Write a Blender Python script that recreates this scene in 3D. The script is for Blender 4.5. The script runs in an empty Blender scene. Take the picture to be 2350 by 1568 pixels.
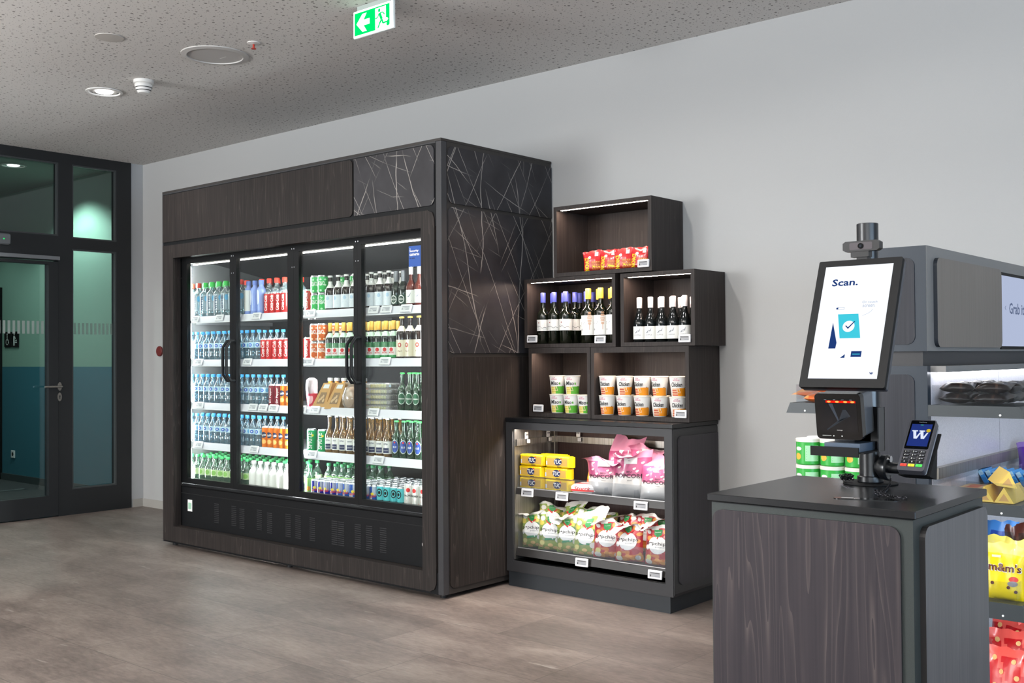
import bpy, bmesh, math, random
from mathutils import Vector, Matrix
R = math.radians
sin, cos, pi = math.sin, math.cos, math.pi
scn = bpy.context.scene
COL = scn.collection
random.seed(7)
FLOOR = -0.025
WALL = 5.06
CEIL = 3.04

# ------------------------------------------------------------------ materials
def lin(h):
    if not isinstance(h, str): return tuple(h)[:3]
    h = h.lstrip('#'); o = []
    for i in (0, 2, 4):
        c = int(h[i:i+2], 16) / 255
        o.append(c / 12.92 if c <= .04045 else ((c + .055) / 1.055) ** 2.4)
    return tuple(o)
_M = {}
def new(name):
    m = bpy.data.materials.new(name); m.use_nodes = True
    nt = m.node_tree; nt.nodes.clear()
    out = nt.nodes.new('ShaderNodeOutputMaterial')
    return m, nt, out
def N(nt, t, **k):
    n = nt.nodes.new(t)
    for a, b in k.items():
        if a.startswith('i_'): n.inputs[a[2:].replace('_', ' ')].default_value = b
        else: setattr(n, a, b)
    return n
def L(nt, a, b): nt.links.new(a, b)
def M(name, col='#808080', rough=.5, metal=0., emit=0., spec=.5, coat=0.):
    if name in _M: return _M[name]
    m, nt, out = new(name); c = lin(col) + (1,)
    b = N(nt, 'ShaderNodeBsdfPrincipled')
    b.inputs['Base Color'].default_value = c
    b.inputs['Roughness'].default_value = rough
    b.inputs['Metallic'].default_value = metal
    b.inputs['Specular IOR Level'].default_value = spec
    b.inputs['Coat Weight'].default_value = coat
    if emit:
        b.inputs['Emission Color'].default_value = c
        b.inputs['Emission Strength'].default_value = emit
    L(nt, b.outputs[0], out.inputs[0])
    _M[name] = m; return m
def EM(name, col, s):
    if name in _M: return _M[name]
    m, nt, out = new(name)
    e = N(nt, 'ShaderNodeEmission'); e.inputs[0].default_value = lin(col) + (1,); e.inputs[1].default_value = s
    L(nt, e.outputs[0], out.inputs[0]); _M[name] = m; return m
def GLASS(name, tint='#ffffff', refl=.08, diff=0., dcol='#ffffff', rough=.02, gz=None):
    """thin clear sheet: see-through with a fresnel-like sheen"""
    if name in _M: return _M[name]
    m, nt, out = new(name)
    t = N(nt, 'ShaderNodeBsdfTransparent'); t.inputs[0].default_value = lin(tint) + (1,)
    g = N(nt, 'ShaderNodeBsdfGlossy'); g.inputs['Roughness'].default_value = rough
    lw = N(nt, 'ShaderNodeLayerWeight'); lw.inputs[0].default_value = .25
    mr = N(nt, 'ShaderNodeMapRange'); mr.inputs['To Min'].default_value = refl; mr.inputs['To Max'].default_value = min(1, refl * 5 + .2) if gz is None else gz
    L(nt, lw.outputs['Facing'], mr.inputs['Value'])
    mx = N(nt, 'ShaderNodeMixShader'); L(nt, mr.outputs[0], mx.inputs[0]); L(nt, t.outputs[0], mx.inputs[1]); L(nt, g.outputs[0], mx.inputs[2])
    last = mx
    if diff:
        d = N(nt, 'ShaderNodeBsdfDiffuse'); d.inputs[0].default_value = lin(dcol) + (1,)
        m2 = N(nt, 'ShaderNodeMixShader'); m2.inputs[0].default_value = diff
        L(nt, mx.outputs[0], m2.inputs[1]); L(nt, d.outputs[0], m2.inputs[2]); last = m2
    L(nt, last.outputs[0], out.inputs[0]); _M[name] = m; return m
def coords(nt, scale=(1, 1, 1), rot=(0, 0, 0), loc=(0, 0, 0)):
    tc = N(nt, 'ShaderNodeTexCoord'); mp = N(nt, 'ShaderNodeMapping')
    mp.inputs['Scale'].default_value = scale; mp.inputs['Rotation'].default_value = rot; mp.inputs['Location'].default_value = loc
    L(nt, tc.outputs['Object'], mp.inputs[0]); return mp.outputs[0]
def ramp(nt, src, stops):
    r = N(nt, 'ShaderNodeValToRGB'); e = r.color_ramp.elements
    while len(e) < len(stops): e.new(.5)
    for i, (p, c) in enumerate(stops):
        e[i].position = p; e[i].color = lin(c) + (1,)
    L(nt, src, r.inputs[0]); return r.outputs[0]
def math_(nt, op, a, b=None, **k):
    n = N(nt, 'ShaderNodeMath', operation=op)
    for i, v in enumerate((a, b)):
        if v is None: continue
        if isinstance(v, (int, float)): n.inputs[i].default_value = v
        else: L(nt, v, n.inputs[i])
    return n.outputs[0]
def mixc(nt, fac, a, b, mode='MIX'):
    n = N(nt, 'ShaderNodeMix', data_type='RGBA', blend_type=mode)
    for s, v in ((n.inputs[0], fac), (n.inputs[6], a), (n.inputs[7], b)):
        if isinstance(v, (int, float)): s.default_value = v
        elif isinstance(v, (str, tuple)): s.default_value = lin(v) + (1,)
        else: L(nt, v, s)
    return n.outputs[2]
def noise(nt, v, scale, detail=3, rough=.5, dist=0):
    n = N(nt, 'ShaderNodeTexNoise'); n.inputs['Scale'].default_value = scale
    n.inputs['Detail'].default_value = detail; n.inputs['Roughness'].default_value = rough; n.inputs['Distortion'].default_value = dist
    L(nt, v, n.inputs['Vector']); return n.outputs[0]
def bumpn(nt, h, s, d=.002):
    b = N(nt, 'ShaderNodeBump'); b.inputs['Strength'].default_value = s; b.inputs['Distance'].default_value = d
    L(nt, h, b.inputs['Height']); return b.outputs[0]
def prin(nt, out, col, rough=.5, nrm=None, metal=0, spec=.5):
    b = N(nt, 'ShaderNodeBsdfPrincipled')
    if isinstance(col, (str, tuple)): b.inputs['Base Color'].default_value = lin(col) + (1,)
    else: L(nt, col, b.inputs['Base Color'])
    if isinstance(rough, (int, float)): b.inputs['Roughness'].default_value = rough
    else: L(nt, rough, b.inputs['Roughness'])
    b.inputs['Metallic'].default_value = metal; b.inputs['Specular IOR Level'].default_value = spec
    if nrm is not None: L(nt, nrm, b.inputs['Normal'])
    L(nt, b.outputs[0], out.inputs[0]); return b

def wood_mat(name, dark, mid, light, streak=.35, rough=.45):
    m, nt, out = new(name)
    fine = noise(nt, coords(nt, (90, 90, 1.6)), 1, 4, .6)
    broad = noise(nt, coords(nt, (9, 9, .5)), 1, 3, .55, .6)
    w = N(nt, 'ShaderNodeTexNoise'); w.inputs['Scale'].default_value = 1; w.inputs['Detail'].default_value = 2
    L(nt, coords(nt, (12, 12, .5)), w.inputs['Vector'])
    rings = math_(nt, 'FRACT', math_(nt, 'MULTIPLY', w.outputs[0], 16.0))
    mrl = N(nt, 'ShaderNodeMapRange'); mrl.inputs['From Min'].default_value = .55; L(nt, rings, mrl.inputs['Value']); line = math_(nt, 'MULTIPLY', math_(nt, 'POWER', mrl.outputs[0], 2.5), math_(nt, 'MULTIPLY', fine, 1.6))
    c = ramp(nt, fine, [(.3, dark), (.7, mid)])
    c = mixc(nt, math_(nt, 'MULTIPLY', broad, .6), c, mid)
    c = mixc(nt, math_(nt, 'MULTIPLY', math_(nt, 'MULTIPLY', line, broad), streak), c, light)
    prin(nt, out, c, rough, bumpn(nt, fine, .15, .001), 0, .2)
    return m
WOOD = wood_mat('dark oak veneer', '#1a1716', '#2b2624', '#5a514c', .6, .55)
WOODB = wood_mat('box oak veneer', '#242120', '#37312f', '#59504b', .5, .5)
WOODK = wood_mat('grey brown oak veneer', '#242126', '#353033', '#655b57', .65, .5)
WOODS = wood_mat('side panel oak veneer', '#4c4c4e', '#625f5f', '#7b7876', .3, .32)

def marble_mat():
    m, nt, out = new('black veined marble')
    def veins(d, f, wob, th, seed, lo=.46):
        p = coords(nt, (1, 1, 1), (0, 0, 0), (seed, seed * .7, seed * 1.3))
        dt = N(nt, 'ShaderNodeVectorMath', operation='DOT_PRODUCT'); L(nt, p, dt.inputs[0]); dt.inputs[1].default_value = tuple(x * f for x in d)
        t = math_(nt, 'ADD', dt.outputs['Value'], math_(nt, 'ADD', math_(nt, 'MULTIPLY', noise(nt, p, 1.3, 1), wob * 4), math_(nt, 'MULTIPLY', noise(nt, p, 9, 3), wob * .35)))
        e = math_(nt, 'ABSOLUTE', math_(nt, 'SUBTRACT', math_(nt, 'FRACT', t), .5))
        w = math_(nt, 'MULTIPLY', noise(nt, p, 7, 2), th * 2)
        mr = N(nt, 'ShaderNodeMapRange'); L(nt, e, mr.inputs['Value']); mr.inputs['From Min'].default_value = 0; L(nt, w, mr.inputs['From Max']); mr.inputs['To Min'].default_value = 1; mr.inputs['To Max'].default_value = 0
        msk = N(nt, 'ShaderNodeMapRange'); msk.inputs['From Min'].default_value = lo; msk.inputs['From Max'].default_value = lo + .12
        L(nt, noise(nt, p, 2.3, 2), msk.inputs['Value'])
        return math_(nt, 'MULTIPLY', mr.outputs[0], msk.outputs[0])
    s = None
    for i, (d, f, wob, th, lo) in enumerate((((.95, .95, .3), 3.6, .14, .013, .42), ((.9, .9, -.42), 3.4, .12, .011, .45), ((.55, .58, .85), 3.2, .12, .009, .50), ((.22, .2, .97), 4.6, .16, .012, .50), ((.97, .97, -.08), 3.0, .18, .014, .45), ((.8, .78, .5), 5.0, .1, .010, .42), ((.95, .96, .5), 4.3, .1, .009, .43), ((.35, .33, .9), 6.2, .14, .012, .5), ((.9, .9, -.6), 4.1, .1, .010, .46))):
        v_ = veins(d, f, wob, th, 1.7 + 3.1 * i, lo); s = v_ if s is None else math_(nt, 'MAXIMUM', s, v_)
    base = ramp(nt, noise(nt, coords(nt), 6, 4), [(.3, '#232225'), (.75, '#343336')])
    col = mixc(nt, math_(nt, 'MULTIPLY', s, .85), base, '#aaa49d')
    prin(nt, out, col, .42, None, 0, .28)
    return m
MARBLE = marble_mat()

def metal_mat(name, col, rough=.42, spec=.5, metal=.0):
    m, nt, out = new(name)
    n = noise(nt, coords(nt), 700, 1)
    c = mixc(nt, n, tuple(x * .75 for x in lin(col)), tuple(min(1, x * 1.25) for x in lin(col)))
    prin(nt, out, c, rough, None, metal, min(spec, .35))
    return m
ANTH = metal_mat('anthracite lacquered metal', '#323234')
ANTHB = metal_mat('warm anthracite edge', '#2c2927', .45)
ANTHG = metal_mat('blue grey lacquered metal', '#2a323b', .3)
ANTHK = metal_mat('green grey lacquered metal', '#2e3332', .4)
TOPK = metal_mat('charcoal laminate', '#131416', .27, .38)
def brushed(name, c1, c2, rough=.3, metal=.8, vert=True):
    m, nt, out = new(name)
    n = noise(nt, coords(nt, (220, 220, 2) if vert else (3, 220, 220)), 1, 2)
    prin(nt, out, ramp(nt, n, [(.3, c1), (.7, c2)]), rough, None, metal)
    return m
STEEL = brushed('brushed steel', '#85817b', '#a8a49d', .36, .85)
STEELB = brushed('bright brushed back panel', '#c9c7cc', '#dddbe0', .3, .25, False)

def floor_mat():
    m, nt, out = new('stone look vinyl tiles')
    v = coords(nt, (1, 1, 1), (0, 0, 0), (.5, -3.31 + .455 * 10, 0))
    br = N(nt, 'ShaderNodeTexBrick'); br.offset = .37; br.inputs['Scale'].default_value = 1
    br.inputs['Brick Width'].default_value = .94; br.inputs['Row Height'].default_value = .455
    br.inputs['Mortar Size'].default_value = .0022; br.inputs['Mortar Smooth'].default_value = .1; br.inputs['Bias'].default_value = 0
    br.inputs['Color1'].default_value = (0, 0, 0, 1); br.inputs['Color2'].default_value = (1, 1, 1, 1); br.inputs['Mortar'].default_value = (.5, .5, .5, 1)
    L(nt, v, br.inputs['Vector'])
    cloud = noise(nt, coords(nt, (1.1, 2.6, 1)), 1.6, 6, .62, .4)
    fine = noise(nt, coords(nt, (3, 11, 1)), 3.5, 6, .65)
    c = ramp(nt, cloud, [(.3, '#4e4541'), (.5, '#675c57'), (.7, '#857a73')])
    c = mixc(nt, math_(nt, 'MULTIPLY', fine, .75), c, ramp(nt, noise(nt, coords(nt, (2, 7, 1)), 9, 6, .7), [(.35, '#4b423e'), (.65, '#837870')]))
    tilev = mixc(nt, .5, '#9c9c9c', br.outputs['Color'], 'MIX')
    c = mixc(nt, .3, c, tilev, 'OVERLAY')
    st = N(nt, 'ShaderNodeMapRange'); st.inputs['From Min'].default_value = .66; st.inputs['From Max'].default_value = .74
    L(nt, noise(nt, coords(nt, (1.2, 7, 1), (0, 0, R(12))), 2.3, 5, .6), st.inputs['Value'])
    c = mixc(nt, math_(nt, 'MULTIPLY', st.outputs[0], .5), c, '#aaa39c')
    c = mixc(nt, math_(nt, 'MULTIPLY', br.outputs['Fac'], .75), c, '#453e3a')
    prin(nt, out, c, .46, bumpn(nt, math_(nt, 'SUBTRACT', fine, br.outputs['Fac']), .12, .001), 0, .45)
    return m
def ceiling_mat():
    m, nt, out = new('perforated acoustic plaster')
    v = coords(nt, (1, 1, 0))
    def holes(sc, lo, hi, seed):
        vo = N(nt, 'ShaderNodeTexVoronoi', feature='F1', voronoi_dimensions='2D'); vo.inputs['Scale'].default_value = sc; vo.inputs['Randomness'].default_value = .85
        L(nt, coords(nt, (1, 1, 1), (0, 0, 0), (seed, seed, 0)), vo.inputs['Vector'])
        sep = N(nt, 'ShaderNodeSeparateColor'); L(nt, vo.outputs['Color'], sep.inputs[0])
        mr = N(nt, 'ShaderNodeMapRange'); mr.inputs['To Min'].default_value = lo; mr.inputs['To Max'].default_value = hi
        L(nt, sep.outputs[0], mr.inputs['Value'])
        return math_(nt, 'LESS_THAN', vo.outputs['Distance'], mr.outputs[0])
    h = math_(nt, 'MAXIMUM', holes(22, .03, .17, 0), holes(40, .02, .13, 3.3))
    c = mixc(nt, math_(nt, 'MULTIPLY', h, .72), '#cfccc8', '#56534f')
    prin(nt, out, c, .9, bumpn(nt, noise(nt, coords(nt), 160, 2), .06, .001), 0, .1)
    return m
def wall_mat(name, col, b=.05):
    m, nt, out = new(name)
    n = noise(nt, coords(nt), 260, 3)
    c = mixc(nt, n, tuple(x * .96 for x in lin(col)), col)
    prin(nt, out, c, .85, bumpn(nt, n, b, .001), 0, .2)
    return m

WHITEP = M('white paper', '#f2f2ee', .6)
BLK = M('black plastic', '#0d0e10', .35)
BLKM = M('matt black metal', '#0d0e10', .55, 0, 0, .2)
BLKG = M('glossy black', '#060708', .12)
RAIL = M('white price rail', '#dcdce4', .45)
TAGW = M('white tag housing', '#e4e4e6', .4)
TAGS = M('grey tag display', '#9a9a9c', .4)
INK = M('black ink', '#17171a', .6)
GRYINK = M('grey ink', '#8b8f96', .6)
CHROME = M('chrome', '#c8c8ca', .18, 1)
ALU = M('aluminium can lid', '#c9ccd0', .3, .9)
GLS = GLASS('clear glass pane', '#f6f9f7', .012, gz=.14)
ACR = GLASS('clear acrylic', '#f4f6f8', .012, .006, '#dfe4ea', gz=.16)
ACRF = GLASS('hazy acrylic', '#f2f4f6', .025, .035, '#dfe4ea', gz=.25)

# ------------------------------------------------------------------ mesh builder
_fonts = {}
def glyphs(s, bold=False, shear=0., fine=0):
    key = (s, bold, shear, fine)
    if key in _fonts: return _fonts[key]
    cu = bpy.data.curves.new('tmp_lettering', 'FONT'); cu.body = s; cu.size = 1; cu.resolution_u = 2
    cu.align_x = 'CENTER'; cu.align_y = 'CENTER'; cu.shear = shear
    if bold: cu.offset = .022
    o = bpy.data.objects.new('tmp_lettering', cu); COL.objects.link(o)
    bpy.context.view_layer.update()
    me = bpy.data.meshes.new_from_object(o.evaluated_get(bpy.context.evaluated_depsgraph_get()))
    if fine:
        bm = bmesh.new(); bm.from_mesh(me); bmesh.ops.triangulate(bm, faces=bm.faces)
        for _ in range(4):
            ed = [e for e in bm.edges if e.calc_length() > fine]
            if not ed: break
            bmesh.ops.subdivide_edges(bm, edges=ed, cuts=1); bmesh.ops.triangulate(bm, faces=[f for f in bm.faces if len(f.verts) > 3])
        bm.to_mesh(me); bm.free()
    vs = [(v.co.x, v.co.y) for v in me.vertices]; fs = [tuple(p.vertices) for p in me.polygons]
    if vs:
        x0 = min(v[0] for v in vs); x1 = max(v[0] for v in vs); y0 = min(v[1] for v in vs); y1 = max(v[1] for v in vs)
        vs = [((x - (x0 + x1) / 2), (y - (y0 + y1) / 2)) for x, y in vs]
        w = x1 - x0; h = y1 - y0
    else: w = h = 1
    bpy.data.objects.remove(o); bpy.data.curves.remove(cu); bpy.data.meshes.remove(me)
    _fonts[key] = (vs, fs, w, h); return _fonts[key]

def rr(x0, x1, z0, z1, r, k=(1, 1, 1, 1), n=6):
    """rounded rectangle; k = round bl, br, tr, tl"""
    pts = []
    for i, (cx, cz, a0) in enumerate(((x0, z0, 180), (x1, z0, 270), (x1, z1, 0), (x0, z1, 90))):
        if not k[i]: pts.append((cx, cz)); continue
        ccx = cx + (r if i in (0, 3) else -r); ccz = cz + (r if i in (0, 1) else -r)
        for j in range(n + 1):
            a = R(a0 + 90 * j / n); pts.append((ccx + r * cos(a), ccz + r * sin(a)))
    return pts

class MB:
    def __init__(s): s.v = []; s.f = []; s.m = []; s.s = []; s.mats = []
    def mi(s, m):
        if m not in s.mats: s.mats.append(m)
        return s.mats.index(m)
    def add(s, vs, fs, mat, smooth=False):
        b = len(s.v); s.v += [tuple(v) for v in vs]; many = isinstance(mat, list)
        for i, f in enumerate(fs):
            s.f.append(tuple(b + j for j in f)); s.m.append(s.mi(mat[i] if many else mat)); s.s.append(smooth)
        return s
    def box(s, x0, x1, y0, y1, z0, z1, mat):
        v = [(x, y, z) for z in (z0, z1) for y in (y0, y1) for x in (x0, x1)]
        return s.add(v, [(0, 2, 3, 1), (4, 5, 7, 6), (0, 1, 5, 4), (2, 6, 7, 3), (0, 4, 6, 2), (1, 3, 7, 5)], mat)
    def bbox(s, x0, x1, y0, y1, z0, z1, mat, b=.004):
        """box with chamfered edges"""
        P = []
        for z, i in ((z0, b), (z0 + b, 0), (z1 - b, 0), (z1, b)):
            P.append([(x0 + i + b, y0 + i), (x1 - i - b, y0 + i), (x1 - i, y0 + i + b), (x1 - i, y1 - i - b), (x1 - i - b, y1 - i), (x0 + i + b, y1 - i), (x0 + i, y1 - i - b), (x0 + i, y0 + i + b)])
        zz = (z0, z0 + b, z1 - b, z1); v = [(x, y, zz[k]) for k in range(4) for x, y in P[k]]; f = [tuple(range(7, -1, -1)), tuple(range(24, 32))]
        for k in range(3):
            for j in range(8): f.append((k * 8 + j, k * 8 + (j + 1) % 8, k * 8 + 8 + (j + 1) % 8, k * 8 + 8 + j))
        return s.add(v, f, mat)
    def prism(s, poly, axis, c0, c1, mat, side=None, smooth=False):
        def p(a, b, c): return {'y': (a, c, b), 'x': (c, a, b), 'z': (a, b, c)}[axis]
        n = len(poly); v = [p(a, b, c0) for a, b in poly] + [p(a, b, c1) for a, b in poly]
        f = [tuple(range(n)), tuple(range(2 * n - 1, n - 1, -1))] + [(i, i + n, (i + 1) % n + n, (i + 1) % n) for i in range(n)]
        return s.add(v, f, [mat, mat] + [side or mat] * n, smooth)
    def lathe(s, prof, mat, n=16, c=(0, 0, 0), smooth=True, axis='z'):
        v = []; f = []; fm = []; many = isinstance(mat, list)
        for r, z in prof:
            for k in range(n):
                a = 2 * pi * k / n
                x, y = r * cos(a), r * sin(a)
                q = {'z': (x, y, z), 'y': (x, z, y), 'x': (z, x, y)}[axis]
                v.append((q[0] + c[0], q[1] + c[1], q[2] + c[2]))
        for i in range(len(prof) - 1):
            if prof[i] == prof[i + 1]: continue
            for k in range(n):
                a, b = i * n + k, i * n + (k + 1) % n
                f.append((a, b, b + n, a + n)); fm.append(mat[i] if many else mat)
        return s.add(v, f, fm, smooth)
    def cyl(s, r, z0, z1, mat, n=20, c=(0, 0, 0), axis='z', b=.0):
        return s.lathe([(0, z0), (r - b, z0), (r, z0 + b), (r, z1 - b), (r - b, z1), (0, z1)], mat, n, c, True, axis)
    def tube(s, pts, r, mat, n=8, closed=False):
        pts = [Vector(p) for p in pts]; v = []; f = []; m = len(pts); up = Vector((0, 0, 1)); prev = None
        for i, p in enumerate(pts):
            a = pts[(i - 1) % m] if (i or closed) else p; b = pts[(i + 1) % m] if (i < m - 1 or closed) else p
            t = (b - a).normalized()
            if prev is None:
                u = t.cross(up) if abs(t.dot(up)) < .95 else t.cross(Vector((1, 0, 0)))
            else: u = prev - t * prev.dot(t)
            u.normalize(); prev = u; w = t.cross(u)
            for k in range(n):
                an = 2 * pi * k / n; v.append(p + (u * cos(an) + w * sin(an)) * r)
        for i in range(m if closed else m - 1):
            j = (i + 1) % m
            for k in range(n): f.append((i * n + k, i * n + (k + 1) % n, j * n + (k + 1) % n, j * n + k))
        if not closed: f += [tuple(range(n - 1, -1, -1)), tuple(range((m - 1) * n, m * n))]
        return s.add(v, f, mat, True)
    # flat artwork laid on a mapped surface: fn(u, v) -> 3-D point
    def text(s, t, w, h, fn, mat, cu=0, cv=0, bold=False, shear=0, rot=0, keep=False):
        vs, fs, tw, th = glyphs(t, bold, shear, .22 if getattr(fn, 'curved', 0) else 0)
        sx, sy = w / tw, (h / th if h else w / tw)
        if keep: sx = sy = min(sx, sy)
        ca, sa = cos(rot), sin(rot)
        return s.add([fn(cu + ca * x * sx - sa * y * sy, cv + sa * x * sx + ca * y * sy) for x, y in vs], fs, mat)
    def grid(s, u0, u1, v0, v1, nu, nv, fn, mat, smooth=True):
        v = [fn(u0 + (u1 - u0) * i / nu, v0 + (v1 - v0) * j / nv) for j in range(nv + 1) for i in range(nu + 1)]
        f = [(j * (nu + 1) + i, j * (nu + 1) + i + 1, (j + 1) * (nu + 1) + i + 1, (j + 1) * (nu + 1) + i) for j in range(nv) for i in range(nu)]
        return s.add(v, f, mat, smooth)
    def disc(s, cu, cv, ru, rv, fn, mat, n=20, rings=3, inner=0.):
        v = []; f = []
        rr_ = [inner + (1 - inner) * k / rings for k in range(rings + 1)]
        for q in rr_:
            for k in range(n): v.append(fn(cu + ru * q * cos(2 * pi * k / n), cv + rv * q * sin(2 * pi * k / n)))
        for q in range(rings):
            for k in range(n): f.append((q * n + k, q * n + (k + 1) % n, (q + 1) * n + (k + 1) % n, (q + 1) * n + k))
        return s.add(v, f, mat, True)
    def poly(s, pts, fn, mat): return s.add([fn(a, b) for a, b in pts], [tuple(range(len(pts)))], mat)
    def mesh(s, name):
        me = bpy.data.meshes.new(name); me.from_pydata(s.v, [], s.f)
        for m in s.mats: me.materials.append(m)
        me.polygons.foreach_set('material_index', s.m); me.polygons.foreach_set('use_smooth', s.s)
        me.validate(); me.update()
        if any(s.s): me.set_sharp_from_angle(angle=R(42))
        return me

def flat(o, ux=(1, 0, 0), uy=(0, 0, 1)):
    o, ux, uy = Vector(o), Vector(ux), Vector(uy)
    return lambda u, v: o + ux * u + uy * v
def cylmap(rf, off=.0008, a0=0):
    def fn(u, v):
        r = (rf(v) if callable(rf) else rf) + off; a = u / r + a0
        return (r * sin(a), -r * cos(a), v)
    fn.curved = True
    return fn

# ------------------------------------------------------------------ scene objects
def link(name, data, parent=None, loc=(0, 0, 0), rot=(0, 0, 0)):
    o = bpy.data.objects.new(name, data); COL.objects.link(o); o.location = loc; o.rotation_euler = rot
    if parent: o.parent = parent
    return o
def tag(o, label, cat, group=None):
    o['label'] = label; o['category'] = cat
    if group: o['group'] = group
    return o
def thing(name, label, cat, loc=(0, 0, 0), rot=(0, 0, 0), group=None):
    o = link(name, None, None, loc, rot); o.empty_display_size = .05
    return tag(o, label, cat, group)
def part(name, mb, parent, label=None, loc=(0, 0, 0), rot=(0, 0, 0)):
    o = link(name, mb.mesh(name) if isinstance(mb, MB) else mb, parent, loc, rot)
    if label: o['label'] = label
    return o
def struct(name, mb):
    o = link(name, mb.mesh(name)); o['kind'] = 'structure'; return o
class Kind:
    def __init__(s, name, cat): s.name = name; s.cat = cat; s.parts = []
    def p(s, name, mb, sub=None): s.parts.append((name, mb.mesh(name), sub)); return s
# places that no one standing at the photo's spot or a step aside could see hold no stock
EMPTY = {'price_tag': [0], 'water_bottle': [15, 20, 25, 35, 55, 56, 65, 77, 87, 96, 107, 117], 'cola_can': [4, 5, 12], 'beer_bottle': [8, 18, 25, 26, 35, 40, 43, 66, 67, 71], 'wine_bottle': [2, 3, 27, 30], 'orange_soda_can': [2, 8], 'juice_bottle': [4], 'soft_drink_bottle': [24, 25, 30, 39, 54], 'iced_tea_bottle': [16], 'energy_drink_can': [15, 20, 25, 29, 30, 47], 'teal_can': [7, 10, 11, 14, 15, 17, 18, 19, 22, 23, 25, 26, 27], 'white_mix_can': [3, 6, 7, 9, 10, 11, 12, 13, 14, 15, 16, 17, 18, 19, 20, 21, 22, 23], 'noodle_cup': [18], 'snack_tub': [8, 9, 10, 11], 'yellow_candy_bag': [1], 'blue_pack': [7]}
_cnt = {}
def vacant(k):
    i = _cnt.get(k.name, 0); _cnt[k.name] = i + 1
    return i in EMPTY.get(k.name, ())
def put(k, loc, label, group=None, rot=(0, 0, 0), chk=True):
    if chk and vacant(k): return None
    if not isinstance(rot, tuple): rot = (0, 0, rot)
    if len(k.parts) == 1: return tag(link(k.name, k.parts[0][1], None, loc, rot), label, k.cat, group)
    r = thing(k.name, label, k.cat, loc, rot, group); made = {}
    for n, me, sub in k.parts: made[n] = link(n, me, made.get(sub, r))
    return r
ORD = ['first', 'second', 'third', 'fourth', 'fifth', 'sixth', 'seventh', 'eighth', 'ninth', 'tenth', 'eleventh', 'twelfth', 'thirteenth', 'fourteenth', 'fifteenth', 'sixteenth', 'seventeenth', 'eighteenth', 'nineteenth']
# ------------------------------------------------------------------ the setting
WALLM = wall_mat('light grey painted wall', '#b3b3b2')
WALLL = wall_mat('white painted pier', '#b6b8ba')
FL = floor_mat(); CE = ceiling_mat()
LX = -8.69
struct('floor', MB().box(LX - .1, 5.6, -5.6, 5.3, FLOOR - .1, FLOOR, FL))
struct('ceiling', MB().box(LX - .02, 5.6, -5.6, 5.3, CEIL, CEIL + .1, CE))
struct('wall_back', MB().box(LX - .02, 5.6, WALL, WALL + .14, FLOOR, CEIL, WALLM))
struct('wall_left', MB().box(LX - .1, LX, 4.94, WALL, FLOOR, CEIL, WALLL).box(LX - .1, LX, -5.6, 2.95, FLOOR, CEIL, WALLL))
struct('wall_right', MB().box(5.5, 5.6, -5.6, WALL, FLOOR, CEIL, WALLM))
struct('wall_front', MB().box(LX - .1, 5.6, -5.6, -5.5, FLOOR, CEIL, WALLM))
BBM = M('pale grey skirting', '#a5a29c', .5)
struct('baseboard_back', MB().box(LX + .012, 5.5, WALL - .012, WALL, FLOOR, FLOOR + .07, BBM))
struct('baseboard_left', MB().box(LX, LX + .012, 4.955, WALL, FLOOR, FLOOR + .07, BBM).box(LX, LX + .012, -5.5, 2.94, FLOOR, FLOOR + .07, BBM))
# corridor beyond the glass
def twotone():
    m, nt, out = new('mint over teal painted wall')
    tc = N(nt, 'ShaderNodeTexCoord'); sp = N(nt, 'ShaderNodeSeparateXYZ'); L(nt, tc.outputs['Object'], sp.inputs[0])
    k = math_(nt, 'LESS_THAN', sp.outputs[2], 1.221)
    n = noise(nt, coords(nt), 200, 2)
    c = mixc(nt, k, '#86a89a', '#3a7080')
    prin(nt, out, c, .8, bumpn(nt, n, .06, .001), 0, .2); return m
TT = twotone()
DKF = M('dark corridor carpet', '#3a3d3f', .9)
struct('wall_back', MB().box(-12.0, LX - .1, 5.225, 5.33, FLOOR, 3.3, TT))
struct('wall_left', MB().box(-12.9, -12.8, 2.0, 5.33, FLOOR, 3.3, M('dark corridor end', '#20282a', .8)))
struct('door_2', MB().box(-12.8, -12.0, 5.225, 5.33, FLOOR, 3.3, M('dark corridor door', '#191c1e', .6)).box(-12.02, -11.9, 5.2, 5.226, FLOOR, 2.1, BLKM))
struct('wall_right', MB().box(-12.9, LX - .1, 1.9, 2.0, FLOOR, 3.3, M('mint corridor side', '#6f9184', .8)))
struct('floor', MB().box(-12.9, LX - .1, 1.9, 5.33, FLOOR - .1, FLOOR + .002, DKF))
struct('ceiling', MB().box(-12.9, LX - .1, 1.9, 5.33, 3.12, 3.2, M('corridor ceiling', '#8d9a96', .9)))
struct('baseboard_back', MB().box(-11.9, LX - .1, 5.21, 5.225, FLOOR, FLOOR + .075, M('dark corridor skirting', '#3d4648', .6)))
mb = MB()
for i, x in enumerate((-12.3, -11.55, -10.8, -10.05)):
    mb.box(x, x + .05, 3.1, 4.95, FLOOR + .0025, FLOOR + .008, M('floor reflection streak', '#8d8f90', .45, .6))  # pale strips stand in for light reflections on the corridor floor
struct('floor_streaks', mb)
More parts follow.
